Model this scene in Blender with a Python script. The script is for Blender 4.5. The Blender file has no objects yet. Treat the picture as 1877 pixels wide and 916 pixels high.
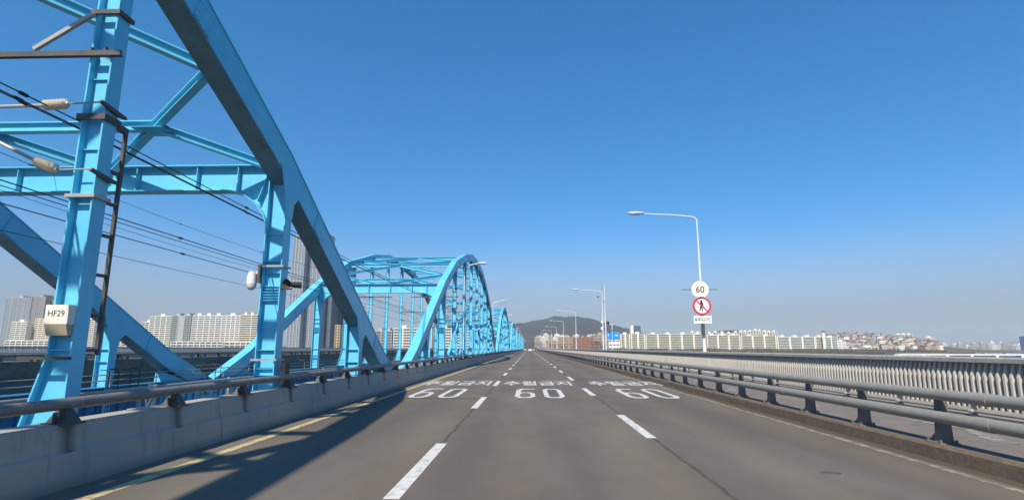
import bpy, math, random
from mathutils import Vector, Matrix, Quaternion
R_ = math.radians
random.seed(7)
scn = bpy.context.scene
col = scn.collection

# ------------------------------------------------------------------ camera
cd = bpy.data.cameras.new('camera'); cam = bpy.data.objects.new('camera', cd); col.objects.link(cam)
cam.location = (0, 0, 1.45)
cam.rotation_euler = (R_(90 + 10.2), 0, R_(1.776))
cd.sensor_width = 36; cd.lens = 36 * 1000 / 1877; cd.clip_start = .1; cd.clip_end = 30000
scn.camera = cam

# ------------------------------------------------------------------ sky, sun, exposure
SUN = Vector((-.30, -.92, 1.0)).normalized()
w = bpy.data.worlds.new('World'); scn.world = w; w.use_nodes = True
nt = w.node_tree
sk = nt.nodes.new('ShaderNodeTexSky'); sk.sky_type = 'NISHITA'; sk.sun_disc = False
sk.sun_elevation = math.asin(SUN.z); sk.sun_rotation = R_(198)
sk.air_density = 1.0; sk.dust_density = .25; sk.ozone_density = 3.0; sk.altitude = 0
bg = nt.nodes['Background']; bg.inputs[1].default_value = .148
hs = nt.nodes.new('ShaderNodeHueSaturation'); hs.inputs['Hue'].default_value = .495
tcw = nt.nodes.new('ShaderNodeTexCoord'); va = nt.nodes.new('ShaderNodeVectorMath'); va.operation = 'ADD'; va.inputs[1].default_value = (0, 0, .13)
vn = nt.nodes.new('ShaderNodeVectorMath'); vn.operation = 'NORMALIZE'
nt.links.new(tcw.outputs['Generated'], va.inputs[0]); nt.links.new(va.outputs[0], vn.inputs[0]); nt.links.new(vn.outputs[0], sk.inputs['Vector'])
sx_ = nt.nodes.new('ShaderNodeSeparateXYZ'); nt.links.new(tcw.outputs['Generated'], sx_.inputs[0])
for (lo, hi, sock, zmax) in ((.50, 1.36, 'Saturation', .25), (.20, 1.04, 'Value', .24)):   # paler, less saturated air near the horizon
    mr_ = nt.nodes.new('ShaderNodeMapRange'); mr_.interpolation_type = 'SMOOTHERSTEP'; mr_.inputs[1].default_value = -.06; mr_.inputs[2].default_value = zmax
    mr_.inputs[3].default_value = lo; mr_.inputs[4].default_value = hi
    nt.links.new(sx_.outputs['Z'], mr_.inputs[0]); nt.links.new(mr_.outputs[0], hs.inputs[sock])
nt.links.new(sk.outputs[0], hs.inputs['Color']); nt.links.new(hs.outputs[0], bg.inputs[0])
sl = bpy.data.lights.new('sun', 'SUN'); sl.energy = 5.0; sl.angle = R_(.55); sl.color = (1, .91, .77)
so = bpy.data.objects.new('sun', sl); col.objects.link(so)
so.rotation_euler = (-SUN).to_track_quat('-Z', 'Y').to_euler()
vs = scn.view_settings
vs.view_transform = 'Standard'; vs.look = 'None'; vs.gamma = 1; vs.use_curve_mapping = False
vs.exposure = 0.33
scn.render.resolution_x = 1024; scn.render.resolution_y = 499
try:
    scn.cycles.volume_bounces = 0; scn.cycles.volume_step_rate = 5; scn.cycles.transparent_max_bounces = 8
except Exception: pass

# ------------------------------------------------------------------ helpers
def nth(n):
    ones = ['', 'first', 'second', 'third', 'fourth', 'fifth', 'sixth', 'seventh', 'eighth', 'ninth', 'tenth', 'eleventh', 'twelfth', 'thirteenth', 'fourteenth', 'fifteenth', 'sixteenth', 'seventeenth', 'eighteenth', 'nineteenth']
    tens = {2: 'twenty', 3: 'thirty', 4: 'forty', 5: 'fifty', 6: 'sixty'}
    if n < 20: return ones[n]
    return tens[n // 10] + '-' + ones[n % 10] if n % 10 else tens[n // 10][:-1] + 'ieth'
class MB:
    def __init__(s): s.v = []; s.f = []; s.m = []; s.cm = 0
    def add(s, vs_, fs):
        n = len(s.v); s.v += [tuple(p) for p in vs_]
        for f in fs: s.f.append([n + i for i in f]); s.m.append(s.cm)
        return s
    def box(s, x0, x1, y0, y1, z0, z1):
        return s.add([(x, y, z) for z in (z0, z1) for x, y in ((x0, y0), (x1, y0), (x1, y1), (x0, y1))],
                     [(3, 2, 1, 0), (4, 5, 6, 7), (0, 1, 5, 4), (1, 2, 6, 5), (2, 3, 7, 6), (3, 0, 4, 7)])
    def frame(s, a, b, up):
        a = Vector(a); b = Vector(b); d = (b - a).normalized(); up = Vector(up)
        if abs(d.dot(up)) > .99: up = Vector((0, 1, 0))
        r = d.cross(up).normalized(); u = r.cross(d).normalized()
        return a, b, d, r, u
    def bar(s, a, b, wd, ht, up=(0, 0, 1), off=(0, 0)):
        a, b, d, r, u = s.frame(a, b, up)
        o = r * off[0] + u * off[1]
        c = [(-1, -1), (1, -1), (1, 1), (-1, 1)]
        vv = [p + o + r * (i * wd / 2) + u * (j * ht / 2) for p in (a, b) for i, j in c]
        return s.add(vv, [(3, 2, 1, 0), (4, 5, 6, 7), (0, 1, 5, 4), (1, 2, 6, 5), (2, 3, 7, 6), (3, 0, 4, 7)])
    def ibeam(s, a, b, depth, width, up=(0, 0, 1), tf=.03, tw=.03):
        s.bar(a, b, width, tf, up, (0, depth / 2 - tf / 2)); s.bar(a, b, width, tf, up, (0, -depth / 2 + tf / 2))
        return s.bar(a, b, tw, depth - 2 * tf - .002, up)
    def tube(s, pts, r, n=8, cap=True):
        pts = [Vector(p) for p in pts]; rr = r if isinstance(r, (list, tuple)) else [r] * len(pts)
        base = len(s.v); prev = None
        for i, p in enumerate(pts):
            d = (pts[min(i + 1, len(pts) - 1)] - pts[max(i - 1, 0)]).normalized()
            if prev is None:
                u = Vector((0, 0, 1)) if abs(d.z) < .9 else Vector((1, 0, 0))
            else: u = prev
            r1 = d.cross(u).normalized(); u1 = r1.cross(d).normalized(); prev = u1
            for k in range(n):
                t = 2 * math.pi * k / n
                s.v.append(tuple(p + r1 * math.cos(t) * rr[i] + u1 * math.sin(t) * rr[i]))
        for i in range(len(pts) - 1):
            for k in range(n):
                q = base + i * n; k2 = (k + 1) % n
                s.f.append([q + k, q + k2, q + n + k2, q + n + k]); s.m.append(s.cm)
        if cap:
            s.f.append([base + k for k in range(n)][::-1]); s.m.append(s.cm)
            s.f.append([base + (len(pts) - 1) * n + k for k in range(n)]); s.m.append(s.cm)
        return s
    def loft_y(s, prof, y0, y1):           # closed (x,z) profile along y
        n = len(prof)
        return s.add([(x, y, z) for y in (y0, y1) for x, z in prof],
                     [tuple(range(n)), tuple(range(2 * n - 1, n - 1, -1))] +
                     [(i + n, (i + 1) % n + n, (i + 1) % n, i) for i in range(n)])
    def prism_x(s, prof, x0, x1):          # closed (y,z) profile along x
        n = len(prof)
        return s.add([(x, y, z) for x in (x0, x1) for y, z in prof],
                     [tuple(range(n)), tuple(range(2 * n - 1, n - 1, -1))] +
                     [(i + n, (i + 1) % n + n, (i + 1) % n, i) for i in range(n)])
    def prism_z(s, prof, z0, z1):
        n = len(prof)
        return s.add([(x, y, z) for z in (z0, z1) for x, y in prof],
                     [tuple(range(n))[::-1], tuple(range(n, 2 * n))] +
                     [(i, (i + 1) % n, (i + 1) % n + n, i + n) for i in range(n)])
    def ellip(s, c, rx, ry, rz, nu=14, nv=8):
        vv = []; ff = []
        for j in range(nv + 1):
            t = math.pi * j / nv
            for i in range(nu):
                p = 2 * math.pi * i / nu
                vv.append((c[0] + rx * math.sin(t) * math.cos(p), c[1] + ry * math.sin(t) * math.sin(p), c[2] + rz * math.cos(t)))
        for j in range(nv):
            for i in range(nu):
                a = j * nu + i; b = j * nu + (i + 1) % nu
                ff.append((a, a + nu, b + nu, b))
        return s.add(vv, ff)
    def mesh(s, name, mats, smooth=False):
        me = bpy.data.meshes.new(name); me.from_pydata(s.v, [], s.f)
        if not isinstance(mats, (list, tuple)): mats = [mats]
        for m in mats: me.materials.append(m)
        if len(mats) > 1: me.polygons.foreach_set('material_index', s.m)
        me.validate(); me.update()
        import bmesh
        bm = bmesh.new(); bm.from_mesh(me); bmesh.ops.recalc_face_normals(bm, faces=bm.faces); bm.to_mesh(me); bm.free()
        if smooth:
            for p in me.polygons: p.use_smooth = True
            try: me.set_sharp_from_angle(angle=R_(40))
            except Exception: pass
        return me
    def build(s, name, mats, parent=None, smooth=False):
        o = bpy.data.objects.new(name, s.mesh(name, mats, smooth)); col.objects.link(o)
        if parent: o.parent = parent
        return o
def tag(o, label=None, cat=None, group=None, kind=None):
    if label: o['label'] = label
    if cat: o['category'] = cat
    if group: o['group'] = group
    if kind: o['kind'] = kind
    return o
def empty(name, loc, label=None, cat=None, group=None, rz=0):
    o = bpy.data.objects.new(name, None); col.objects.link(o); o.location = loc; o.rotation_euler.z = rz
    o.empty_display_size = .3
    return tag(o, label, cat, group)
def children(o): return [c for c in list(col.objects) if c.parent == o]
def copy_tree(o, parent=None, cache={}):
    c = o.copy(); col.objects.link(c)
    if parent: c.parent = parent
    for ch in children(o): copy_tree(ch, c)
    return c

# ------------------------------------------------------------------ materials
def mat(name, rgb, rough=.6, var=.12, scale=3, metal=0, bump=0, bscale=60, rgb2=None, thr=(.45, .75), spec=None, stretch=None):
    m = bpy.data.materials.new(name); m.use_nodes = True; t = m.node_tree; n = t.nodes; L = t.links
    b = n['Principled BSDF']; b.inputs['Roughness'].default_value = rough; b.inputs['Metallic'].default_value = metal
    if spec is not None: b.inputs['Specular IOR Level'].default_value = spec
    tc = n.new('ShaderNodeTexCoord'); mp = n.new('ShaderNodeMapping'); L.new(tc.outputs['Object'], mp.inputs[0])
    if stretch: mp.inputs['Scale'].default_value = stretch
    ns = n.new('ShaderNodeTexNoise'); ns.inputs['Scale'].default_value = scale; ns.inputs['Detail'].default_value = 6; ns.inputs['Roughness'].default_value = .65
    L.new(mp.outputs[0], ns.inputs['Vector'])
    cr = n.new('ShaderNodeValToRGB'); L.new(ns.outputs['Fac'], cr.inputs[0])
    cr.color_ramp.elements[0].position = .3; cr.color_ramp.elements[1].position = .7
    cr.color_ramp.elements[0].color = (*[c * (1 - var) for c in rgb], 1)
    cr.color_ramp.elements[1].color = (*[min(1, c * (1 + var)) for c in rgb], 1)
    out = cr.outputs[0]
    if rgb2:
        n2 = n.new('ShaderNodeTexNoise'); n2.inputs['Scale'].default_value = scale * 2.3; n2.inputs['Detail'].default_value = 8; n2.inputs['Roughness'].default_value = .7
        L.new(mp.outputs[0], n2.inputs['Vector'])
        mr = n.new('ShaderNodeMapRange'); mr.inputs[1].default_value = thr[0]; mr.inputs[2].default_value = thr[1]
        L.new(n2.outputs['Fac'], mr.inputs[0])
        mx = n.new('ShaderNodeMix'); mx.data_type = 'RGBA'; L.new(mr.outputs[0], mx.inputs[0]); L.new(out, mx.inputs[6]); mx.inputs[7].default_value = (*rgb2, 1)
        out = mx.outputs[2]
    L.new(out, b.inputs['Base Color'])
    if bump:
        n3 = n.new('ShaderNodeTexNoise'); n3.inputs['Scale'].default_value = bscale; n3.inputs['Detail'].default_value = 4
        L.new(tc.outputs['Object'], n3.inputs['Vector'])
        bp = n.new('ShaderNodeBump'); bp.inputs['Strength'].default_value = bump; bp.inputs['Distance'].default_value = .02
        L.new(n3.outputs['Fac'], bp.inputs['Height']); L.new(bp.outputs[0], b.inputs['Normal'])
    return m
def M(t, op, a, b=None, c=None):
    n = t.nodes.new('ShaderNodeMath'); n.operation = op
    for i, x in enumerate((a, b, c)):
        if x is None: continue
        if isinstance(x, (int, float)): n.inputs[i].default_value = x
        else: t.links.new(x, n.inputs[i])
    return n.outputs[0]
def mixc(t, f, a, b):
    mx = t.nodes.new('ShaderNodeMix'); mx.data_type = 'RGBA'
    for i, x in ((0, f), (6, a), (7, b)):
        if isinstance(x, tuple): mx.inputs[i].default_value = (*x, 1)
        elif isinstance(x, (int, float)): mx.inputs[i].default_value = x
        else: t.links.new(x, mx.inputs[i])
    return mx.outputs[2]

def asphalt_material():
    m = bpy.data.materials.new('asphalt'); m.use_nodes = True; t = m.node_tree; n = t.nodes; L = t.links
    b = n['Principled BSDF']; b.inputs['Roughness'].default_value = .85; b.inputs['Specular IOR Level'].default_value = .35
    g = n.new('ShaderNodeTexCoord'); sp = n.new('ShaderNodeSeparateXYZ'); L.new(g.outputs['Object'], sp.inputs[0])
    def noise(sc, stretch, det=5, r=.6):
        mp = n.new('ShaderNodeMapping'); mp.inputs['Scale'].default_value = stretch; L.new(g.outputs['Object'], mp.inputs[0])
        q = n.new('ShaderNodeTexNoise'); q.inputs['Scale'].default_value = sc; q.inputs['Detail'].default_value = det; q.inputs['Roughness'].default_value = r
        L.new(mp.outputs[0], q.inputs['Vector']); return q.outputs['Fac']
    fine = noise(60, (1, 1, 1), 4, .85); med = noise(1.1, (1, .35, 1)); big = noise(.5, (1.6, .12, 1), 4); 
    x = sp.outputs['X']; y = sp.outputs['Y']
    c = mixc(t, M(t, 'MULTIPLY_ADD', med, 1.6, -.3), (.136, .107, .078), (.202, .162, .116))
    c = mixc(t, M(t, 'MULTIPLY', fine, .6), c, (.065, .056, .047))
    # wheel tracks, about .8 m each side of every lane centre
    lane = M(t, 'SINE', M(t, 'MULTIPLY', M(t, 'SUBTRACT', x, .33), 2 * math.pi / 1.64))
    tr = M(t, 'MULTIPLY', M(t, 'MULTIPLY_ADD', lane, .5, .5), M(t, 'MULTIPLY', big, 1.1))
    c = mixc(t, tr, c, (.092, .080, .070))
    bl = noise(.22, (1.4, .5, 1), 5, .6)
    c = mixc(t, M(t, 'MULTIPLY', M(t, 'MAXIMUM', M(t, 'MULTIPLY_ADD', bl, 5, -2.3), 0), .55), c, (.20, .172, .14))
    # dusty edges
    wob = M(t, 'MULTIPLY_ADD', noise(.8, (1, .5, 1)), 1.0, -.5)
    dust = M(t, 'MULTIPLY', M(t, 'GREATER_THAN', M(t, 'ADD', x, wob), 4.95), .75)
    c = mixc(t, dust, c, (.13, .105, .078))
    dark = M(t, 'MULTIPLY', M(t, 'GREATER_THAN', M(t, 'ADD', x, M(t, 'MULTIPLY', wob, .5)), 5.16), .8)
    c = mixc(t, dark, c, (.075, .057, .040))
    dl = M(t, 'MULTIPLY', M(t, 'LESS_THAN', M(t, 'ADD', x, M(t, 'MULTIPLY', wob, .5)), -4.42), .55)
    c = mixc(t, dl, c, (.17, .155, .13))
    # sealed seams along the lane lines
    wz = M(t, 'MULTIPLY_ADD', noise(1.6, (0, 1, 0)), .16, -.08)
    for x0 in (-1.36, 2.02):
        d = M(t, 'ABSOLUTE', M(t, 'SUBTRACT', M(t, 'ADD', x, wz), x0))
        ln = M(t, 'MULTIPLY', M(t, 'SUBTRACT', 1, M(t, 'MINIMUM', M(t, 'DIVIDE', d, .045), 1)), M(t, 'MULTIPLY', noise(3, (1, 1, 1)), 1.5))
        c = mixc(t, ln, c, (.04, .036, .033))
    # old oil drips down the lane middles
    oil = M(t, 'POWER', M(t, 'MULTIPLY_ADD', M(t, 'SINE', M(t, 'MULTIPLY', M(t, 'SUBTRACT', x, -.49), 2 * math.pi / 3.3)), .5, .5), 6)
    c = mixc(t, M(t, 'MULTIPLY', oil, M(t, 'MULTIPLY', noise(2, (1, .25, 1)), .45)), c, (.07, .062, .055))
    # worn stains
    st = noise(.9, (1, .7, 1), 7, .75)
    c = mixc(t, M(t, 'MULTIPLY', M(t, 'GREATER_THAN', st, .66), .35), c, (.06, .054, .05))
    L.new(c, b.inputs['Base Color'])
    bp = n.new('ShaderNodeBump'); bp.inputs['Strength'].default_value = .35; bp.inputs['Distance'].default_value = .006
    L.new(fine, bp.inputs['Height']); L.new(bp.outputs[0], b.inputs['Normal'])
    return m
def barrier_material():
    m = bpy.data.materials.new('barrier_concrete'); m.use_nodes = True; t = m.node_tree; n = t.nodes; L = t.links
    b = n['Principled BSDF']; b.inputs['Roughness'].default_value = .8
    g = n.new('ShaderNodeTexCoord'); sp = n.new('ShaderNodeSeparateXYZ'); L.new(g.outputs['Object'], sp.inputs[0])
    def noise(sc, stretch, det=5, r=.65):
        mp = n.new('ShaderNodeMapping'); mp.inputs['Scale'].default_value = stretch; L.new(g.outputs['Object'], mp.inputs[0])
        q = n.new('ShaderNodeTexNoise'); q.inputs['Scale'].default_value = sc; q.inputs['Detail'].default_value = det; q.inputs['Roughness'].default_value = r
        L.new(mp.outputs[0], q.inputs['Vector']); return q.outputs['Fac']
    c = mixc(t, noise(2.2, (1, .6, 1)), (.34, .30, .255), (.43, .385, .335))
    c = mixc(t, M(t, 'MULTIPLY', M(t, 'GREATER_THAN', noise(3, (1, 2.5, .4)), .6), .32), c, (.22, .22, .215))
    # soot under each rail bracket
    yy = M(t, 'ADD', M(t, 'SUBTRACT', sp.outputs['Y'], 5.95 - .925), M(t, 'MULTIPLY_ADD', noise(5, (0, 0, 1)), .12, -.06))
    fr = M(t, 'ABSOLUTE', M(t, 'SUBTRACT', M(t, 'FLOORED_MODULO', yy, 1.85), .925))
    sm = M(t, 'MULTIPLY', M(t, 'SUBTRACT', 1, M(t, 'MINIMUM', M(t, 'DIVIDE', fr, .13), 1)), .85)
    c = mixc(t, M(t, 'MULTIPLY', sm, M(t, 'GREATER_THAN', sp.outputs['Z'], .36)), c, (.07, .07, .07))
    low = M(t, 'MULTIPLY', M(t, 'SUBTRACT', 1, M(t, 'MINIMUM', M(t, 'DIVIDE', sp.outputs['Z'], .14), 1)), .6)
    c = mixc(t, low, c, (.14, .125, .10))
    L.new(c, b.inputs['Base Color'])
    bp = n.new('ShaderNodeBump'); bp.inputs['Strength'].default_value = .3; bp.inputs['Distance'].default_value = .01
    L.new(noise(30, (1, 1, 1)), bp.inputs['Height']); L.new(bp.outputs[0], b.inputs['Normal'])
    return m

cyan = mat('cyan_paint', (.125, .515, .72), .38, .09, .8, rgb2=(.20, .60, .62), thr=(.5, .85), bump=.08, bscale=14)
cyan_rust = mat('cyan_paint_grimy', (.075, .43, .62), .5, .16, 1.4, rgb2=(.12, .17, .17), thr=(.57, .8), bump=.08)
steel_dark = mat('dark_steel', (.075, .068, .062), .6, .3, 6, rgb2=(.13, .08, .05), thr=(.55, .8))
under_p = mat('underside_blue_grey', (.12, .25, .32), .7, .2, 1.2, rgb2=(.12, .16, .16), thr=(.5, .75))  # darker, greyer blue for the ribs' bottom flanges
post_m = mat('rail_post_steel', (.16, .138, .115), .7, .2, 6, rgb2=(.10, .075, .055), thr=(.5, .8))
galv = mat('galvanised_steel', (.38, .37, .34), .5, .12, 8, metal=.2)
rail_paint = mat('rail_paint', (.27, .258, .225), .5, .12, 5, rgb2=(.22, .20, .17), thr=(.5, .9))
rail_brown = mat('handrail_paint', (.17, .155, .14), .5, .2, 5, rgb2=(.30, .26, .22), thr=(.5, .8))
conc = barrier_material()
conc2 = mat('parapet_concrete', (.50, .47, .42), .8, .10, 2.5, rgb2=(.33, .30, .26), thr=(.55, .85), bump=.2, bscale=25)
conc_cop = mat('coping_concrete', (.36, .35, .32), .75, .12, 2, rgb2=(.24, .225, .20), thr=(.5, .8), bump=.2, bscale=25)
kerb_m = mat('dirty_kerb_concrete', (.15, .11, .075), .9, .2, 3, rgb2=(.10, .078, .058), thr=(.45, .7), bump=.3, bscale=30)
asph = asphalt_material()
asph2 = mat('outer_strip_asphalt', (.17, .145, .12), .9, .15, 1.5, rgb2=(.12, .10, .085), thr=(.5, .75), bump=.3, bscale=70)
white_p = mat('white_road_paint', (.60, .575, .54), .7, .08, 3, rgb2=(.25, .22, .185), thr=(.50, .68), bump=.1)
worn_p = mat('worn_road_paint', (.31, .28, .235), .8, .1, 2, rgb2=(.17, .145, .12), thr=(.42, .52))
yellow_p = mat('yellow_road_paint', (.54, .43, .21), .75, .12, 3, rgb2=(.18, .145, .105), thr=(.46, .66))
lamp_m = mat('lamp_paint', (.62, .64, .64), .4, .05, 4)
glassm = mat('lamp_glass', (.55, .55, .5), .2, .05, 4)
wire_m = mat('wire', (.03, .03, .032), .6, .05, 3)
porc = mat('porcelain', (.68, .58, .43), .35, .1, 6)
whitep = mat('white_enamel', (.78, .77, .74), .4, .04, 5)
cream_p = mat('cream_enamel', (.72, .68, .58), .5, .06, 5)
redp = mat('red_enamel', (.62, .03, .06), .4, .04, 5)
blackp = mat('black_enamel', (.02, .02, .022), .5, .05, 5)
bluep = mat('blue_sign', (.02, .28, .72), .45, .05, 5)
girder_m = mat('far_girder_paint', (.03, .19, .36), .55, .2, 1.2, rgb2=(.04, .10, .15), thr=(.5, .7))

# ------------------------------------------------------------------ setting: water, land, hills
def heightfield(name, x0, x1, y0, y1, nx, ny, fn, m, **kw):
    mb = MB()
    for j in range(ny + 1):
        for i in range(nx + 1):
            x = x0 + (x1 - x0) * i / nx; y = y0 + (y1 - y0) * j / ny
            mb.v.append((x, y, fn(x, y)))
    for j in range(ny):
        for i in range(nx):
            a = j * (nx + 1) + i; mb.f.append([a, a + 1, a + nx + 2, a + nx + 1]); mb.m.append(0)
    return tag(mb.build(name, m, smooth=True), kind='structure')
def water_mat():
    m = bpy.data.materials.new('river_water'); m.use_nodes = True; t = m.node_tree; n = t.nodes
    b = n['Principled BSDF']; b.inputs['Base Color'].default_value = (.04, .09, .15, 1); b.inputs['Roughness'].default_value = .18
    g = n.new('ShaderNodeTexCoord'); q = n.new('ShaderNodeTexNoise'); q.inputs['Scale'].default_value = .25; q.inputs['Detail'].default_value = 5
    t.links.new(g.outputs['Object'], q.inputs['Vector'])
    bp = n.new('ShaderNodeBump'); bp.inputs['Strength'].default_value = .5; bp.inputs['Distance'].default_value = .4
    t.links.new(q.outputs['Fac'], bp.inputs['Height']); t.links.new(bp.outputs[0], b.inputs['Normal'])
    return m
mb = MB(); mb.add([(-9000, -1500, -16), (9000, -1500, -16), (9000, 9000, -16), (-9000, 9000, -16)], [(0, 1, 2, 3)])
tag(mb.build('river', water_mat()), kind='structure')
earth = mat('winter_earth', (.16, .135, .10), .95, .25, .02, rgb2=(.10, .10, .06), thr=(.45, .6))
mb = MB()
shore = [(-5000, 560), (-300, 600), (-20, 770), (60, 790), (450, 860), (900, 1150), (1050, 1700), (2600, 2900), (9000, 5200), (9000, 9200), (-5000, 9200)]
mb.prism_z(shore, -17, -7)
tag(mb.build('river_bank', earth), kind='structure')
hill_m = mat('wooded_hill', (.046, .046, .052), .95, .35, .012, rgb2=(.030, .034, .038), thr=(.4, .6), bump=.6, bscale=.05)
def nz(x, y, s):
    return (math.sin(x / s * 1.7 + math.sin(y / s * 1.3)) + math.sin(y / s * 2.1 + 1.3 * math.sin(x / s)) + .5 * math.sin(x / s * 4.3 + y / s * 3.1)) / 2.5
def ridge(pts):
    def f(x):
        if x <= pts[0][0]: return pts[0][1]
        for (a, ha), (b, hb) in zip(pts, pts[1:]):
            if x <= b:
                t = (x - a) / (b - a); t = t * t * (3 - 2 * t) * .5 + t * .5; return ha + (hb - ha) * t
        return pts[-1][1]
    return f
rg = ridge([(-900, 60), (-500, 95), (-250, 112), (-110, 121), (-40, 118), (60, 128), (120, 143), (190, 146), (245, 140), (340, 116), (440, 88), (560, 48), (700, 14), (820, -9), (1000, -9)])
heightfield('hill', -900, 1000, 1900, 3300, 130, 44,
            lambda x, y: -9 + max(0, (rg(x) + 9)) * max(0, 1 - ((y - 2600) / 690) ** 2) * (1 + .04 * nz(x, y, 60)) + 3.5 * nz(x, y, 26), hill_m)
rg2 = ridge([(560, -8), (630, 34), (690, 64), (735, 67), (800, 50), (900, 28), (1000, -8)])
heightfield('hill', 560, 1000, 1700, 2500, 60, 24,
            lambda x, y: -9 + max(0, rg2(x) + 9) * max(0, 1 - ((y - 2050) / 330) ** 2) + 1.5 * nz(x, y, 18), hill_m)
rg3 = ridge([(5200, -8), (6000, 40), (6500, 92), (6900, 104), (7400, 70), (8200, 30), (8700, -8)])
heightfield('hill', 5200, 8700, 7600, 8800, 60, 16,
            lambda x, y: -9 + max(0, rg3(x) + 9) * max(0, 1 - ((y - 8200) / 600) ** 2) + 3 * nz(x, y, 90), mat('hazed_wooded_hill', (.08, .10, .125), .95, .2, .01))  # paler and bluer: distance haze put into the hill's colour
def town_h(x, y):   # the built-up hillside on the right
    return -7 + 34 * math.exp(-((x - 790) / 150) ** 2) * max(0, min(1, (y - 1080) / 240)) * max(0, min(1, (1560 - y) / 160)) + 9 * math.exp(-((x - 640) / 70) ** 2) * max(0, min(1, (y - 1080) / 200)) * max(0, min(1, (1560 - y) / 160))
heightfield('terrain', 480, 1120, 1080, 1580, 60, 40, lambda x, y: town_h(x, y) + .5 * nz(x, y, 14), mat('hillside_earth', (.13, .10, .08), .95, .3, .05, rgb2=(.09, .08, .05), thr=(.45, .6)))

# ------------------------------------------------------------------ setting: carriageways
Y0, Y1 = -70., 770.
mb = MB(); mb.box(-4.9, 10.62, Y0, Y1, -.35, 0)
road = tag(mb.build('road', asph), kind='structure')
mb = MB(); mb.add([(5.76, Y0, .004), (8.8, Y0, .004), (8.8, Y1, .004), (5.76, Y1, .004)], [(0, 1, 2, 3)])
tag(mb.build('outer_strip', asph2), kind='structure')
mb = MB(); mb.box(8.82, 10.3, Y0, Y1, .006, .12)
tag(mb.build('pavement', mat('walkway_concrete', (.25, .23, .20), .9, .12, 2)), kind='structure')
mb = MB(); mb.box(-31.9, -16.75, Y0, Y1, -.05, .35)
tag(mb.build('road', asph2), kind='structure')
mb = MB(); mb.box(-14.9, -6.75, Y0, Y1, -2.2, -1.7)
tag(mb.build('railway_bed', mat('ballast', (.12, .105, .09), .95, .3, 12, bump=.6, bscale=20)), kind='structure')
mb = MB()
for x in (-14, -7.6, -2, 5, 9.8, -19, -25, -30.5): mb.box(x - .25, x + .25, Y0, Y1, -2.6 if x > -5 or x < -16 else -3.6, -.352 if x > -5 else (-.052 if x < -16 else -2.202))
tag(mb.build('bridge_deck', mat('deck_girders', (.06, .25, .38), .6, .15, 1)), kind='structure')
mb = MB(); mb.box(-16.6, -15.75, Y0, Y1, -.6, -.32); tag(mb.build('pavement', conc2), kind='structure')
for i in range(11):
    mb = MB(); y = 27 + 79 * (i - 1)
    mb.box(-31, 9.5, y - 1.6, y + 1.6, -4.2, -3.602)
    for x in (-24, -10.6, 3): mb.tube([(x, y, -17), (x, y, -4.2)], 1.5, 16)
    o = mb.build('bridge_pier', conc2); tag(o, '%s concrete river pier under the arch joints, counted from the camera end' % nth(i + 1), 'pier', 'piers under the bridge')
# approach embankment beyond the bridge
mb = MB(); mb.prism_z([(-34, 770), (12, 770), (16, 1500), (-38, 1500)], -8, -.02)
tag(mb.build('approach_road', asph), kind='structure')

# road paint (children of the road they are painted on)
def dashes(x, fars, wd):
    mb = MB()
    for f in fars:
        a = f - 3.15
        mb.box(x - wd / 2, x + wd / 2, a, f, -.01, .005)
    return mb
p = dashes(-1.36, [8.8 + 8.2 * k for k in range(-2, 70)], .165).build('lane_line', white_p, road); p['label'] = 'dashed white line left of the centre lane'
p = dashes(2.0, [12.6 + 8.2 * k for k in range(-2, 70)], .165).build('lane_line', white_p, road); p['label'] = 'dashed white line right of the centre lane'
mb = MB(); mb.box(-4.42, -4.27, Y0, Y1, -.01, .005); mb.build('edge_line', yellow_p, road)['label'] = 'solid yellow line by the left barrier'
mb = MB(); mb.box(5.0, 5.1, Y0, Y1, -.01, .005); mb.build('edge_line', worn_p, road)['label'] = 'worn white line by the right kerb'
def text_mesh(s, size=1.0, bold=.022):
    cu = bpy.data.curves.new('t', 'FONT'); cu.body = s; cu.size = size; cu.resolution_u = 4; cu.offset = bold; cu.align_x = 'CENTER'
    o = bpy.data.objects.new('t', cu); col.objects.link(o)
    bpy.context.view_layer.update()
    dg = bpy.context.evaluated_depsgraph_get()
    me = bpy.data.meshes.new_from_object(o.evaluated_get(dg)); bpy.data.objects.remove(o)
    return me
def fit_text(name, s, m, x0, x1, y0, y1, z, parent, plane='xy', bold=.022):
    me = text_mesh(s, 1.0, bold)
    xs = [v.co.x for v in me.vertices]; ys = [v.co.y for v in me.vertices]
    ax, bx, ay, by = min(xs), max(xs), min(ys), max(ys)
    for v in me.vertices:
        u = x0 + (x1 - x0) * (v.co.x - ax) / (bx - ax); q = y0 + (y1 - y0) * (v.co.y - ay) / (by - ay)
        v.co = (u, q, z) if plane == 'xy' else (u, z, q)
    me.materials.clear(); me.materials.append(m)
    o = bpy.data.objects.new(name, me); col.objects.link(o)
    if parent: o.parent = parent
    return o
def stroke(pts, wd, z0, z1):   # thick polyline on the road
    mb = MB()
    for a, b in zip(pts, pts[1:]):
        a = Vector((*a, (z0 + z1) / 2)); b = Vector((*b, (z0 + z1) / 2)); d = (b - a).normalized()
        mb.bar(a - d * wd * .4, b + d * wd * .4, wd, z1 - z0)
    return mb
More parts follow.
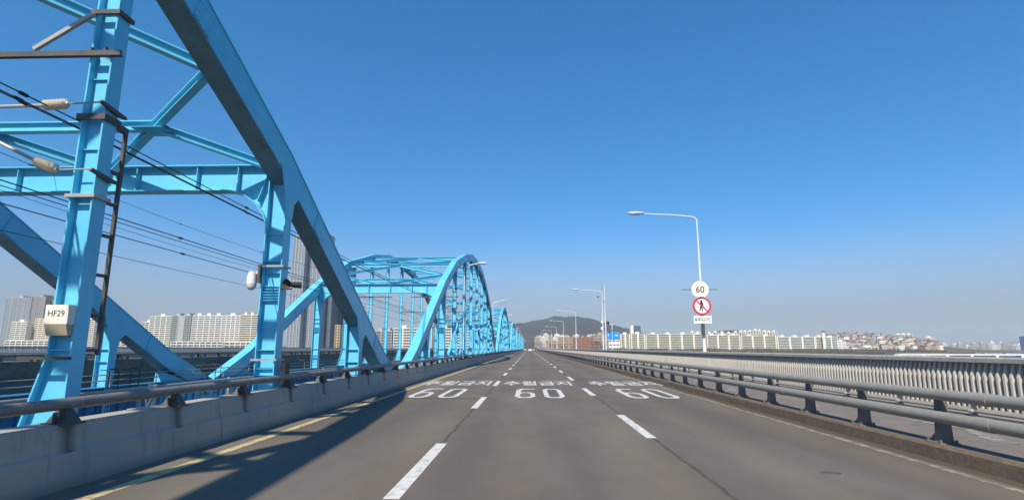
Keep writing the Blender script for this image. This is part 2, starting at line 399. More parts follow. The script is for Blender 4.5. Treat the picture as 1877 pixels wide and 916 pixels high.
def sixty(cx, y, parent, label):
    mb = MB(); W = .63; H = 3.7; wd = .17
    def ring(x0, x1, y0, y1, c=.14, cy=.5, hx=.15, hy=.28):
        def oct_(ax, bx, ay, by, c, cy): return [(ax + c, ay), (bx - c, ay), (bx, ay + cy), (bx, by - cy), (bx - c, by), (ax + c, by), (ax, by - cy), (ax, ay + cy)]
        o = oct_(x0, x1, y0, y1, c, cy); i = oct_(x0 + hx, x1 - hx, y0 + hy, y1 - hy, c * .6, cy * .6)
        n = 8
        mb.add([(a, b, .006) for a, b in o + i], [(k, (k + 1) % n, (k + 1) % n + n, k + n) for k in range(n)])
    xl = cx - .78; xr = cx + .13
    ring(xl, xl + W, y, y + H * .56)                       # bowl of the 6
    # stem and hook of the 6
    mb.add([(xl, y + H * .3, .0065), (xl + .16, y + H * .3, .0065), (xl + .16, y + H - .75, .0065), (xl + .27, y + H - .3, .0065), (xl + W, y + H - .3, .0065), (xl + W, y + H, .0065), (xl + .15, y + H, .0065), (xl, y + H - .6, .0065)], [tuple(range(8))])
    ring(xr, xr + W, y, y + H)
    o = mb.build('speed_number', white_p, parent); o['label'] = label
    return o
for cx, n_, tx in ((-2.95, 'left', -.08), (.33, 'centre', 0), (3.78, 'right', .12)):
    sixty(cx, 16.7, road, 'white painted 60 in the %s lane' % n_)
    o = fit_text('lane_text', '추월금지', white_p, cx - 1.4 + tx, cx + 1.4 + tx, 22.3, 25.0, .006, road); o['label'] = 'white painted no-overtaking words in the %s lane' % n_
    me = o.data
for k in range(10):
    y = 27 + 79 * k
    MB().box(-4.85, 5.36, y - .14, y - .05, -.01, .0045).build('expansion_joint', steel_dark, road); MB().box(-4.85, 5.36, y + .05, y + .14, -.01, .0045).build('expansion_joint', steel_dark, road)
# asphalt patch edge across the left lane and a dark mark
mb = MB(); mb.box(-4.2, -1.2, 16.42, 16.52, -.01, .0045); mb.build('patch_seam', mat('bitumen', (.03, .028, .026), .8), road)
mb = MB(); mb.prism_z([(3.42, 6.92), (3.60, 6.86), (3.66, 6.90), (3.50, 6.98)], .0, .012)
tag(mb.build('asphalt_crumb', steel_dark), 'small dark scrap lying on the right lane close by', 'debris')
# paint on the outer strip
mb = MB()
for k in range(40):
    y = 4 + k * 5.2; x = 7.45 + .25 * math.sin(k * 1.7)
    mb.add([(x - .45, y, .009), (x - .2, y - .25, .009), (x + .35, y + 1.1, .009), (x + .1, y + 1.35, .009)], [(0, 1, 2, 3)])
    mb.add([(x + .2, y + 1.2, .009), (x + .4, y + 1.1, .009), (x + .25, y + 3.1, .009), (x + .05, y + 3.0, .009)], [(0, 1, 2, 3)])
o = mb.build('worn_markings', worn_p, [q for q in col.objects if q.name.startswith('outer_strip')][0])

# ------------------------------------------------------------------ left barrier with its handrail
far_conc = mat('dark_concrete', (.11, .11, .105), .85, .2, 2, rgb2=(.07, .065, .06), thr=(.5, .7))  # darker concrete for the barrier beyond the railway
teal_m = mat('deck_side_paint', (.03, .085, .12), .7, .2, 1.2, rgb2=(.03, .05, .06), thr=(.5, .7))
MB().box(-16.74, -16.68, Y0, Y1, -1.6, .33).build('deck_side_plate', teal_m, [q for q in col.objects if q.name.startswith('bridge_deck')][0])
def concrete_barrier(x, z, sgn, label, name='concrete_barrier', dark=False):
    b = empty(name, (0, 0, 0), label, 'barrier')
    mb = MB(); seg = 3.7; y = 5.95 - .8 - seg * 21
    while y < Y1:
        pf = [(x, z), (x + .03 * -sgn, z + .36), (x - .065 * sgn, z + .385), (x - .10 * sgn, z + .645), (x - .12 * sgn, z + .66), (x - .40 * sgn, z + .66), (x - .40 * sgn, z - .4), (x, z - .4)]
        mb.loft_y(pf, y + .009, y + seg - .009); y += seg
    mb.loft_y([(x - .12 * sgn, z - .38), (x - .12 * sgn, z + .62), (x - .38 * sgn, z + .62), (x - .38 * sgn, z - .38)], Y0, Y1)
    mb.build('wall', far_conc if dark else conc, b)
    rx = x - .13 * sgn
    pts = [(rx, Y0 + i * 4.2, z + .865) for i in range(int((Y1 - Y0) / 4.2))]
    MB().tube([pts[0], pts[-1]], .062, 12).build('handrail', rail_brown, b, smooth=True)
    # rail couplings
    pr = MB(); bx = rx - .02 * sgn; 
    pr.add([(bx + i * .125, j * .10, 0) for i, j in ((-1, -1), (1, -1), (1, 1), (-1, 1))] + [(bx + i * .045, j * .05, .15) for i, j in ((-1, -1), (1, -1), (1, 1), (-1, 1))],
           [(3, 2, 1, 0), (4, 5, 6, 7), (0, 1, 5, 4), (1, 2, 6, 5), (2, 3, 7, 6), (3, 0, 4, 7)])
    pr.box(bx - .15, bx + .15, -.12, .12, -.012, .012)
    pr.box(bx - .012, bx + .012, -.14, -.10, .0, .12)
    me = pr.mesh('rail_bracket', steel_dark)
    ks = list(range(-4, 96)); stuffmb = MB()
    for k in ks:
        o = bpy.data.objects.new('rail_bracket', me); col.objects.link(o); o.parent = b; o.location = (0, 5.95 + 1.85 * k, z + .66)
    k = 96
    while 5.95 + 1.85 * k < Y1:
        yy = 5.95 + 1.85 * k; stuffmb.add([(a, c + yy, d + z + .66) for a, c, d in pr.v], pr.f); k += 1
    tag(stuffmb.build('rail_brackets', steel_dark, b), kind='stuff')
    return b
concrete_barrier(-4.86, 0, 1, 'long grey concrete barrier with a brown pipe handrail along the left of the road')
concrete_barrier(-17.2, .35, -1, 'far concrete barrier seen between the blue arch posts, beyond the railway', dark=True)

# ------------------------------------------------------------------ guardrail on the right
def guardrail(x, z, sgn, label, n0=-3):
    g = empty('guardrail', (0, 0, 0), label, 'guardrail')
    MB().loft_y([(x - .13 * sgn, z - .1), (x - .12 * sgn, z + .165), (x - .09 * sgn, z + .20), (x + .22 * sgn, z + .20), (x + .26 * sgn, z + .14), (x + .26 * sgn, z - .1)], Y0, Y1).build('kerb', kerb_m, g)
    def oval(cx, cz, a, b_): return [(cx + a * math.cos(t * math.pi / 7), cz + b_ * math.sin(t * math.pi / 7)) for t in range(14)]
    MB().loft_y(oval(x - .02 * sgn, z + .84, .066, .074), Y0, Y1).build('upper_rail', rail_paint, g, smooth=True)
    MB().loft_y(oval(x - .02 * sgn, z + .545, .072, .08), Y0, Y1).build('lower_rail', rail_paint, g, smooth=True)
    for zz, a_, b_ in ((z + .84, .072, .080), (z + .545, .078, .086)):
        me = MB().loft_y(oval(x - .02 * sgn, zz, a_, b_), -.12, .12).mesh('rail_sleeve', rail_paint, True)
        for k in range(28):
            o = bpy.data.objects.new('rail_sleeve', me); col.objects.link(o); o.parent = g; o.location.y = 7.0 + k * 5.31
    pr = MB()
    pr.add([(x - .0, -.075, .2), (x + .15, -.075, .2), (x + .15, .075, .2), (x - .0, .075, .2), (x + .05, -.065, .80), (x + .13, -.065, .80), (x + .13, .065, .80), (x + .05, .065, .80)],
           [(3, 2, 1, 0), (4, 5, 6, 7), (0, 1, 5, 4), (1, 2, 6, 5), (2, 3, 7, 6), (3, 0, 4, 7)])
    pr.prism_x([(.076, .215), (.22, .215), (.076, .34)], x + .03, x + .06)
    pr.box(x - .08, x + .19, -.13, .16, .195, .214)
    for bx_, by_ in ((-.05, -.1), (.16, -.1), (-.05, .13), (.16, .13)): pr.box(x + bx_ - .014, x + bx_ + .014, by_ - .014, by_ + .014, .2141, .25)
    me = pr.mesh('rail_post', post_m)
    st = MB(); k = n0; cnt = 0
    while 7.85 + 1.77 * k < Y1:
        yy = 7.85 + 1.77 * k; k += 1; cnt += 1
        if cnt <= 100:
            o = bpy.data.objects.new('rail_post', me); col.objects.link(o); o.parent = g; o.location = (0, yy, z)
        else: st.add([(a, c + yy, d + z) for a, c, d in pr.v], pr.f)
    tag(st.build('rail_posts', post_m, g), kind='stuff')
    return g
guardrail(5.5, 0, 1, 'twin-pipe grey guardrail on a dirty kerb along the right of the road')
guardrail(-26.8, .35, -1, 'twin-pipe guardrail of the far carriageway beyond the railway', n0=0)

# low pipe rail at the edge of the walkway
lr = empty('low_pipe_rail', (0, 0, 0), 'low double pipe rail at the foot of the ribbed parapet', 'railing')
MB().tube([(8.95, Y0, .38), (8.95, Y1, .38)], .03, 8).build('pipe', rail_paint, lr); MB().tube([(8.85, Y0, .22), (8.85, Y1, .22)], .03, 8).build('pipe', rail_paint, lr)
MB().loft_y([(8.80, -.05), (8.80, .10), (8.83, .14), (8.98, .14), (8.98, -.05)], Y0, Y1).build('kerb', steel_dark, lr)
pr = MB(); pr.box(8.87, 8.93, -.04, .04, .12, .42); pr.box(8.82, 8.98, -.3, .3, .395, .415); pr.ellip((8.83, 0, .22), .05, .09, .05, 8, 5)
me = pr.mesh('support', galv)
for k in range(100):
    o = bpy.data.objects.new('support', me); col.objects.link(o); o.parent = lr; o.location = (0, 5 + k * 2.2, 0)

# ------------------------------------------------------------------ ribbed parapets
def parapet(x, z, sgn, label, yfar, open_=False):
    p_ = empty('ribbed_parapet', (0, 0, 0), label, 'parapet')
    wt = z + (.08 if open_ else 1.13)
    MB().loft_y([(x, z - .5), (x, wt), (x + .2 * sgn, wt), (x + .2 * sgn, z - .5)], Y0, Y1).build('wall', mat('parapet_recess', (.22, .205, .185), .85, .12, 2), p_)
    cw_ = .07 if open_ else .27
    MB().loft_y([(x - (.13 if open_ else .15) * sgn, z + 1.135), (x - (.13 if open_ else .15) * sgn, z + 1.225), (x - .12 * sgn, z + 1.255), (x + (cw_ - .03) * sgn, z + 1.255), (x + cw_ * sgn, z + 1.225), (x + cw_ * sgn, z + 1.135)], Y0, Y1).build('coping', conc_cop, p_)
    mb = MB(); y = -12.
    a = x - .002 * sgn
    while y < yfar:
        for (pa, pb) in (((x - .115 * sgn), (x - .115 * sgn)),):
            if open_: a = x + .03 * sgn
            pts = [(a, z + .0), (x - .115 * sgn, z + .0), (x - .115 * sgn, z + .84), (x - .008 * sgn, z + 1.125), (a, z + 1.125)]
            n = len(pts)
            mb.add([(q[0], yy, q[1]) for yy in (y, y + (.085 if open_ else .055)) for q in pts],
                   [tuple(range(n))] + [(i + n, i + 1 + n, i + 1, i) for i in range(n - 1)] + [tuple(range(2 * n - 1, n - 1, -1))])
        y += .175
    mb.build('ribs', mat('brightened_balusters', (.80, .78, .72), .7, .06, 2) if open_ else conc2, p_)  # open balusters whitened: their sunlit brightness is put into the colour
    if yfar < Y1: MB().box(min(a, x - .1 * sgn), max(a, x - .1 * sgn), yfar, Y1, z, z + 1.1).build('plain_panel', conc2, p_)
    return p_
parapet(10.3, 0, 1, 'pale ribbed concrete parapet running along the right edge of the bridge', 420)
parapet(-31.6, .30, -1, 'pale open ribbed parapet on the far left edge of the bridge', 420, True)
mb = MB(); mb.tube([(-31.45, Y0, .96), (-31.45, Y1, .96)], .05, 6)
tag(mb.build('pipe_rail', rail_paint), 'thin pipe rail along the middle of the far left parapet', 'railing')

# ------------------------------------------------------------------ blue arches
XN, XF, RW = -6.2, -15.5, .5           # outer face of the near rib, inner face of the far rib, rib width
NODES = [0, 6.8, 13.45, 19.55, 26.7, 32.8, 39.5, 46.2, 52.3, 59.45, 65.55, 72.2, 79]
RN = [0, 1.7, 3.4] + NODES[1:-1] + [75.6, 77.3, 79]
HT = [(0, -.05), (3.4, 1.32), (6.8, 3.05), (13.45, 6.46), (19.55, 8.92), (26.7, 10.7), (32.8, 11.7), (39.5, 11.98)]
def top_h(s):
    e = max(0, min(s, 79 - s))
    for (a, ha), (b, hb) in zip(HT, HT[1:]):
        if e <= b + 1e-6: return ha + (hb - ha) * (e - a) / (b - a)
    return HT[-1][1]
def top_poly(s):
    for a, b in zip(RN, RN[1:]):
        if s <= b: t = (s - a) / (b - a); return top_h(a) + (top_h(b) - top_h(a)) * t
    return top_h(79)
DEP = .74
def rib_mesh():
    mb = MB(); tops = []; bots = []
    P = [Vector((s, top_h(s))) for s in RN]
    for i, p_ in enumerate(P):
        ns = []
        if i > 0: d = (P[i] - P[i - 1]).normalized(); ns.append(Vector((d.y, -d.x)))
        if i < len(P) - 1: d = (P[i + 1] - P[i]).normalized(); ns.append(Vector((d.y, -d.x)))
        n = sum(ns, Vector((0, 0))).normalized(); k = DEP / n.dot(ns[0])
        tops.append(p_); bots.append(p_ + n * k)
    def sweep(x0, x1, t0, t1):   # t: 0 top .. 1 bottom
        A = [tops[i].lerp(bots[i], t0) for i in range(len(P))]; B = [tops[i].lerp(bots[i], t1) for i in range(len(P))]
        n = len(P); vv = []
        for i in range(n): vv += [(x0, A[i].x, A[i].y), (x1, A[i].x, A[i].y), (x1, B[i].x, B[i].y), (x0, B[i].x, B[i].y)]
        ff = [(0, 1, 2, 3), (4 * n - 1, 4 * n - 2, 4 * n - 3, 4 * n - 4)]
        for i in range(n - 1):
            for k in range(4): ff.append((4 * i + k, 4 * i + 4 + k, 4 * i + 4 + (k + 1) % 4, 4 * i + (k + 1) % 4))
        mb.add(vv, ff)
    sweep(-RW + .02, -.02, .05, .95)                      # box
    sweep(-RW, 0, 0, .048)      # flange plates, proud of the webs
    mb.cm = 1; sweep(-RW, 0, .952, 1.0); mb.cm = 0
    # splice plates at quarter points of each panel
    for a, b in zip(NODES[1:-1], NODES[2:]):
        s = a + (b - a) * .3; s2 = s + .5
        pa, pb = Vector((0, s, top_poly(s))), Vector((0, s2, top_poly(s2)))
        d = (pb - pa).normalized(); n = Vector((0, d.z, -d.y))
        for sx in (-.012, -RW + .012):
            q = [(pa + n * .08), (pb + n * .08), (pb + n * (DEP - .08)), (pa + n * (DEP - .08))]
            x0, x1 = sx - .016, sx + .016
            mb.add([(x, v.y, v.z) for x in (x0, x1) for v in q], [(0, 1, 2, 3), (7, 6, 5, 4), (0, 4, 5, 1), (1, 5, 6, 2), (2, 6, 7, 3), (3, 7, 4, 0)])
    for a, b in zip(NODES[1:-1], NODES[2:]):
        s = a + (b - a) * .3
        for ds in (.06, .15, .35, .44):
            for dd in (.14, .26, .38, .5, .62):
                pc = Vector((0, s + ds, top_poly(s + ds))); d = Vector((0, 1, (top_poly(s + .5) - top_poly(s)) * 2)).normalized(); n = Vector((0, d.z, -d.y)); c = pc + n * dd
                mb.box(.005, .014, c.y - .013, c.y + .013, c.z - .013, c.z + .013)
    # springing shoe
    for s, sg in ((0, 1), (79, -1)):
        mb.prism_x([(s - .0 * sg, -1.6), (s - .0 * sg, -.12), (s + .3 * sg, -.14), (s + 2.0 * sg, .0), (s + 3.6 * sg, .42), (s + 3.9 * sg, -1.6)], -RW + .03, -.03)
    # fillet plates where the hangers join the rib
    for s in NODES[1:-1]:
        hb = top_poly(s) - DEP * 1.12
        for sx in (0.006,):
            sl_ = (top_poly(s + 1) - top_poly(s - 1)) / 2
            hd = .18 if min(s, 79 - s) < 14 else .12
            ff = [(s - hd, hb - .9), (s + hd, hb - .9), (s + hd + .08, hb - .45), (s + .62, hb + .62 * sl_ + .12), (s - .62, hb - .62 * sl_ + .12), (s - hd - .08, hb - .45)]
            mb.prism_x(ff, sx - .008, sx + .008)
    return mb
def hanger_mb(s):
    end = min(s, 79 - s) < 14
    HW, dp = (.5, .37) if end else (.34, .25)
    zt = top_poly(s) - DEP * 1.02; mb = MB(); zb = -1.2; x1 = -HW + .0; y = s - .02
    mb.box(-.024, 0, s - dp / 2, s + dp / 2, zb, zt)                                  # road-side flange
    fl = .0 if end else .42
    for pf in ([(x1, zt), (x1, 1.4), (x1 - fl, -.2), (x1 - fl, zb)],):                # track-side flange, flared at the foot
        for p_, q_ in zip(pf, pf[1:]):
            mb.add([(p_[0], s - dp / 2, p_[1]), (p_[0] + .024, s - dp / 2, p_[1]), (p_[0] + .024, s + dp / 2, p_[1]), (p_[0], s + dp / 2, p_[1]),
                    (q_[0], s - dp / 2, q_[1]), (q_[0] + .024, s - dp / 2, q_[1]), (q_[0] + .024, s + dp / 2, q_[1]), (q_[0], s + dp / 2, q_[1])],
                   [(0, 1, 2, 3), (7, 6, 5, 4), (0, 4, 5, 1), (1, 5, 6, 2), (2, 6, 7, 3), (3, 7, 4, 0)])
        w_ = [(-.026, zb), (-.026, zt), (x1 + .026, zt), (x1 + .026, 1.4), (x1 - fl + .026, -.2), (x1 - fl + .026, zb)]
        n = len(w_)
        mb.add([(a_, yy, c_) for yy in (y, y + .02) for a_, c_ in w_], [tuple(range(n)), tuple(range(2 * n - 1, n - 1, -1))])
    for z in ([.95, 1.4, 3.6] if end else [1.42, 3.6]) + ([.7, .8, 2.62, 2.69, 2.76, 2.83, 2.9, 2.97, 3.3] if 13 < min(s, 79 - s) < 14 else []):
        if z < zt - .2: mb.box(x1 + .026, -.026, s - .11, y - .002, z, z + .014)
    k = 4.3
    while k < zt - .4: mb.box(x1 + .026, -.026, s - .06, y - .002, k, k + .012); k += 1.1
    # cover plate stopped in a point under the rib
    return mb
def portal_mb(s, sg):
    """transverse plate girder with curved haunches; local x from 0 (outer near face) to W"""
    mb = MB(); xr = -RW - .008; xl = (XF - XN) + .01
    zt = top_poly(s) - .30; zb = zt - .64; r = 1.25
    y = s - .10 * sg
    n = 10; poly = [(xl, zt), (xr, zt)]
    poly += [(xr, zb - r)] + [(xr - r + r * math.cos(t), zb - r + r * math.sin(t)) for t in [math.pi / 2 * k / n for k in range(1, n + 1)]]
    poly += [(xl + r - r * math.sin(t), zb - r + r * math.cos(t)) for t in [math.pi / 2 * k / n for k in range(0, n)]] + [(xl, zb - r)]
    m_ = len(poly)
    # web as strips (concave outline)
    low = poly[2:]
    for (a, b) in zip(low, low[1:]):
        if abs(a[0] - b[0]) < 1e-4: continue
        mb.add([(a[0], y - .012, a[1]), (b[0], y - .012, b[1]), (b[0], y - .012, zt), (a[0], y - .012, zt), (a[0], y + .012, a[1]), (b[0], y + .012, b[1]), (b[0], y + .012, zt), (a[0], y + .012, zt)],
               [(0, 1, 2, 3), (7, 6, 5, 4)])
    mb.box(xl, xr, y - .19, y + .19, zt + .001, zt + .03)
    for (a, b) in zip(low, low[1:]):
        mb.bar((a[0], y, a[1] - .012), (b[0], y, b[1] - .012), .36, .022, (0, 0, 1) if abs(a[0] - b[0]) > abs(a[1] - b[1]) * .2 else (1, 0, 0))
    x = xr - 2.0
    while x > xl + 1.5:
        mb.box(x - .01, x + .01, y - .15, y - .013, zb, zt - .002); x -= 1.62
    for cx, sx in ((xr, -1), (xl, 1)):
        mb.bar((cx + sx * .05, y - .09, zt - .1), (cx + sx * .33, y - .09, zb - .31), .02, .14, (0, 1, 0))
        mb.bar((cx + sx * .9, y - .09, zt - .02), (cx + sx * .9, y - .09, zb - .08), .02, .13, (0, 1, 0))
    return mb
def arch_parts(root, s0):
    """meshes in the arch's own frame: x=0 at the outer near face, y along the road from the springing"""
    Wd = XF - XN
    rm = rib_mesh()
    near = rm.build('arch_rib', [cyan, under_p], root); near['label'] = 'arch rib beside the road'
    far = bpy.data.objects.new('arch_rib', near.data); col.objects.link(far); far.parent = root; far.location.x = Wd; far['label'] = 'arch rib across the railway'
    for i, s in enumerate(NODES[1:-1]):
        o = hanger_mb(s).build('hanger', cyan, root)
        o2 = bpy.data.objects.new('hanger', o.data); col.objects.link(o2); o2.parent = root; o2.location.x = Wd
    portal_mb(13.45, 1).build('portal_beam', cyan, root); portal_mb(79 - 13.45, -1).build('portal_beam', cyan, root)
    xr, xl, xm = -RW - .0, Wd, (Wd - RW) / 2
    st = [19.55, 26.7, 32.8, 39.5, 46.2, 52.3, 59.45]
    def hc(s): return top_poly(s) - .42
    for s in st: MB().ibeam((xr, s, hc(s)), (xl, s, hc(s)), .26, .22).build('strut', cyan, root)
    seq = [13.45] + st + [79 - 13.45]
    for a, b in zip(seq, seq[1:]):
        m_ = (a + b) / 2; pa = Vector((xm, a, hc(a) + (.05 if a in (13.45,) else 0))); pb = Vector((xm, b, hc(b)))
        for x in (xr, xl):
            pm = Vector((x, m_, hc(m_)))
            MB().ibeam(pm, pa + (pm - pa).normalized() * .12, .22, .18).build('brace', cyan, root)
            MB().ibeam(pm, pb + (pm - pb).normalized() * .12, .22, .18).build('brace', cyan, root)
        if a in (13.45, 59.45):
            e = a if a == 13.45 else b
            q = (e + m_) / 2; n1 = Vector(((xr + xm) / 2, q, (hc(e) + hc(m_)) / 2)); n2 = Vector(((xl + xm) / 2, q, n1.z))
            MB().ibeam(n1, n2, .24, .20).build('strut', cyan, root)
            MB().ibeam((xr, e + (.2 if e < 40 else -.2), hc(e) + .05), n1, .2, .18).build('brace', cyan, root)
            MB().ibeam((xl, e + (.2 if e < 40 else -.2), hc(e) + .05), n2, .2, .18).build('brace', cyan, root)
            for nn in (n1, n2): 
                g_ = MB(); g_.box(nn.x - .38, nn.x + .38, nn.y - .3, nn.y + .3, nn.z - .132, nn.z - .12); g_.build('gusset_plate', cyan_rust, root)
    # tie girders
    t = MB(); t.box(-RW + .04, -.04, .3, 78.7, -2.1, -.25); 
    for k in range(1, 52): t.box(-RW - .0, -RW + .038, k * 1.5, k * 1.5 + .02, -2.0, -.3); t.box(-.038, .0, k * 1.5, k * 1.5 + .02, -2.0, -.3)
    a = t.build('tie_girder', cyan, root)
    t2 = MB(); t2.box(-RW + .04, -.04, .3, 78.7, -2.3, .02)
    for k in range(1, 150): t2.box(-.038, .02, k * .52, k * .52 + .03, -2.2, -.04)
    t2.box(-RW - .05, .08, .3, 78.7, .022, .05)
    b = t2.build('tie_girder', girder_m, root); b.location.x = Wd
ords = ['nearest', 'second', 'third', 'fourth', 'fifth', 'sixth', 'seventh', 'eighth', 'ninth']
arch1 = empty('steel_arch', (XN, 27 - 79, 0), 'nearest sky-blue steel arch of the bridge, passing overhead on the left', 'bridge arch', 'blue steel arches over the railway')
arch_parts(arch1, 0)
for i in range(1, 9):
    a = copy_tree(arch1); a.location = (XN, 27 + 79 * (i - 1), 0)
    a['label'] = '%s sky-blue steel arch of the row, counted from the camera' % ords[i]
arch_back = None

# walkway rail on the far tie girder
mb = MB()
for z in (.3, .5): mb.tube([(-15.3, Y0, z), (-15.3, Y1, z)], .022, 6)
for k in range(330): mb.tube([(-15.3, Y0 + 2.5 * k, .05), (-15.3, Y0 + 2.5 * k, .51)], .02, 5)
tag(mb.build('walkway_rail', galv), 'thin pipe railing along the far girder of the railway', 'railing')
mb = MB(); mb.tube([(-14.2, Y0, .02), (-14.2, Y1, .02)], .05, 8)
for k in range(130): mb.box(-14.26, -14.14, Y0 + 6 * k, Y0 + 6 * k + .1, -1.7, .1)
tag(mb.build('cable_pipe', galv), 'pale cable pipe on short brackets beside the railway', 'pipe')
for k in range(7):
    y = 19 + 1.05 * (k % 2) + 5.5 * (k // 2); mb = MB()
    for dx in (0, .45):
        mb.tube([(-14.6, y + dx, -1.7), (-14.6, y + dx, .62), (-14.7, y + dx, .7), (-14.95, y + dx, .7)], .016, 6)
    for z in range(8): mb.tube([(-14.6, y, -1.5 + z * .32), (-14.6, y + .45, -1.5 + z * .32)], .014, 5)
    tag(mb.build('access_ladder', blackp), '%s black access ladder with curved tops on the far railway girder' % ['nearest', 'second', 'third', 'fourth', 'fifth', 'sixth', 'farthest'][k], 'ladder', 'black ladders beside the railway')
# rails
for ri, x in enumerate((-8.0, -9.44, -11.9, -13.34)):
    tag(MB().box(x - .035, x + .035, Y0, Y1, -1.68, -1.52).build('rail', steel_dark), '%s steel rail of the railway, counted from the near arch plane' % nth(ri + 1), 'rail', 'railway rails')

# ------------------------------------------------------------------ catenary: brackets, wires
def insulator(parent, a, b):
    a = Vector(a); b = Vector(b); L_ = (b - a).length; n = 23; pts = []; rr = []
    for i in range(n):
        t = i / (n - 1); pts.append(a.lerp(b, t)); rr.append((.034, .078, .060)[i % 3])
        if i in (0, n - 1): rr[-1] = .03
    return MB().tube(pts, rr, 14).build('insulator', porc, parent)
def bracket():
    t = empty('catenary_bracket', (-6.45, 7.45, 0), 'dark steel catenary bracket with two ribbed insulators clamped to the nearest blue post', 'catenary bracket', 'catenary brackets on the arch posts')
    def P(x, z, y=-.17): return (x + 6.45, y, z)
    m = MB(); m.box(-3.6, .42, -.20, -.16, 5.72, 5.80); m.box(-3.6, .42, -.158, -.128, 5.72, 5.735); m.box(-.10, -.06, -.16, -.12, 5.8, 5.88); m.box(.12, .16, -.16, -.12, 5.8, 5.88)
    m.build('top_beam', steel_dark, t)
    MB().bar(P(-6.53, 6.42), P(-7.38, 5.85), .05, .06).build('stay', galv, t)
    MB().tube([P(-8.9, 4.92), P(-7.06, 4.95)], .026, 8).build('tube', galv, t)
    insulator(t, P(-7.08, 4.95), P(-6.72, 4.97))
    MB().tube([P(-6.73, 4.97), P(-6.2, 4.99)], .012, 6).build('rod', galv, t)
    MB().tube([P(-8.6, 4.85), P(-7.9, 4.5), P(-7.04, 4.08)], .026, 8).build('tube', galv, t)
    insulator(t, P(-7.06, 4.09), P(-6.74, 3.96))
    MB().tube([P(-6.74, 3.96), P(-6.2, 3.97)], .012, 6).build('rod', galv, t)
    MB().bar(P(-8.9, 4.92), P(-8.8, 5.72), .03, .03).build('hanging_rod', galv, t)
    for z, mt, h_ in ((6.42, steel_dark, .07), (4.73, steel_dark, .09), (3.56, galv, .05)):
        m = MB(); m.box(-.13, .30, -.17, -.132, z, z + h_); m.box(.262, .30, -.13, .15, z, z + h_); m.box(-.13, -.10, -.13, .15, z, z + h_)
        m.build('clamp_band', mt, t)
    for z in (4.93, 3.9):
        m = MB(); m.prism_x([(-.28, z + .01), (-.25, z + .055), (.24, z + .0), (.26, z - .04), (.1, z - .06)], .265, .30); m.build('flange_clip', steel_dark, t)
    return t
bk = bracket()
nb = ['second', 'third', 'fourth', 'fifth', 'sixth']
for i, y in enumerate((46.45, 66.5, 92.5, 125.45, 145.5)):
    o = copy_tree(bk); o.location = (-6.45, y, 0); o['label'] = '%s catenary bracket along the near arch plane' % nb[i]
for i, y in enumerate((46.45, 66.5, 79.87, 92.5)):
    o = copy_tree(bk); o.location = (-15.3, y, 0); o.rotation_euler.z = 0; o.scale.x = -1
    o['label'] = 'catenary bracket across the railway, %s from the near end' % ['first', 'second', 'third', 'fourth'][i]
def wire(x, h0, sag, r, label, lumps=True, span=26.4, y0=-45):
    mb = MB(); pts = []; y = y0
    while y < 330:
        for k in range(8):
            t = k / 8; pts.append((x, y + t * span, h0 - sag * 4 * t * (1 - t)))
        y += span
    mb.tube(pts, r, 5)
    if lumps:
        for k in range(30):
            yy = y0 + 3 + k * 6.1; t = ((yy - y0) % span) / span; z = h0 - sag * 4 * t * (1 - t)
            mb.tube([(x, yy, z), (x, yy + .12, z)], r * 2.4, 6)
    return tag(mb.build('overhead_wire', wire_m), label, 'wire', 'wires above the railway')
wire(-7.0, 4.93, .08, .011, 'upper black feeder wire of the close bundle beside the near posts')
wire(-7.06, 4.86, .08, .010, 'middle black feeder wire of the close bundle beside the near posts')
wire(-6.98, 4.80, .08, .010, 'lowest black feeder wire of the close bundle beside the near posts')
wire(-8.6, 4.15, .04, .012, 'black contact wire above the near track')
wire(-8.66, 4.08, .04, .009, 'second black wire just under the near contact wire', False)
wire(-8.5, 3.75, .03, .010, 'lower black wire above the near track')
wire(-12.7, 6.3, .4, .008, 'thin high messenger wire above the far track')
wire(-12.6, 4.25, .05, .009, 'thin contact wire above the far track', False)
wire(-12.65, 5.35, .3, .007, 'thin wire midway above the far track', False)
# thin catenary inside the arches
cl = empty('cable_rack', (-6.42, 8.05, 0), 'dark vertical cable rack standing behind the nearest blue post', 'cable rack')
m = MB(); m.box(-.025, .025, -.025, .025, 1.35, 4.9); m.build('upright', steel_dark, cl)
m = MB(); m.box(-.03, .03, -.5, -.031, 4.8, 4.9)
for z in (1.4, 1.9, 2.5, 3.1, 3.6, 4.1): m.box(-.02, .02, -.5, -.031, z, z + .045)
m.build('arm', steel_dark, cl)

# station number box on the nearest post
sb = empty('number_box', (-6.375, 7.30, 1.6), 'cream box marked HF29 on the front of the nearest blue post', 'number plate')
m = MB(); m.box(-.155, .165, -.10, .03, .17, .43); m.build('plate', cream_p, sb)
m = MB(); m.prism_x([(-.10, .168), (.03, .168), (.03, .02), (-.05, .02)], -.145, .155); m.build('lower_lip', mat('tan_enamel', (.42, .36, .24), .6), sb)
fit_text('lettering', 'HF29', blackp, -.11, .115, .275, .355, -.103, sb, 'xz', -.004)
m = MB(); m.box(-.42, .30, -.14, -.10, -.30, -.26); m.box(-.3, -.27, -.10, .1, -.3, -.26); m.build('support_bar', steel_dark, sb)

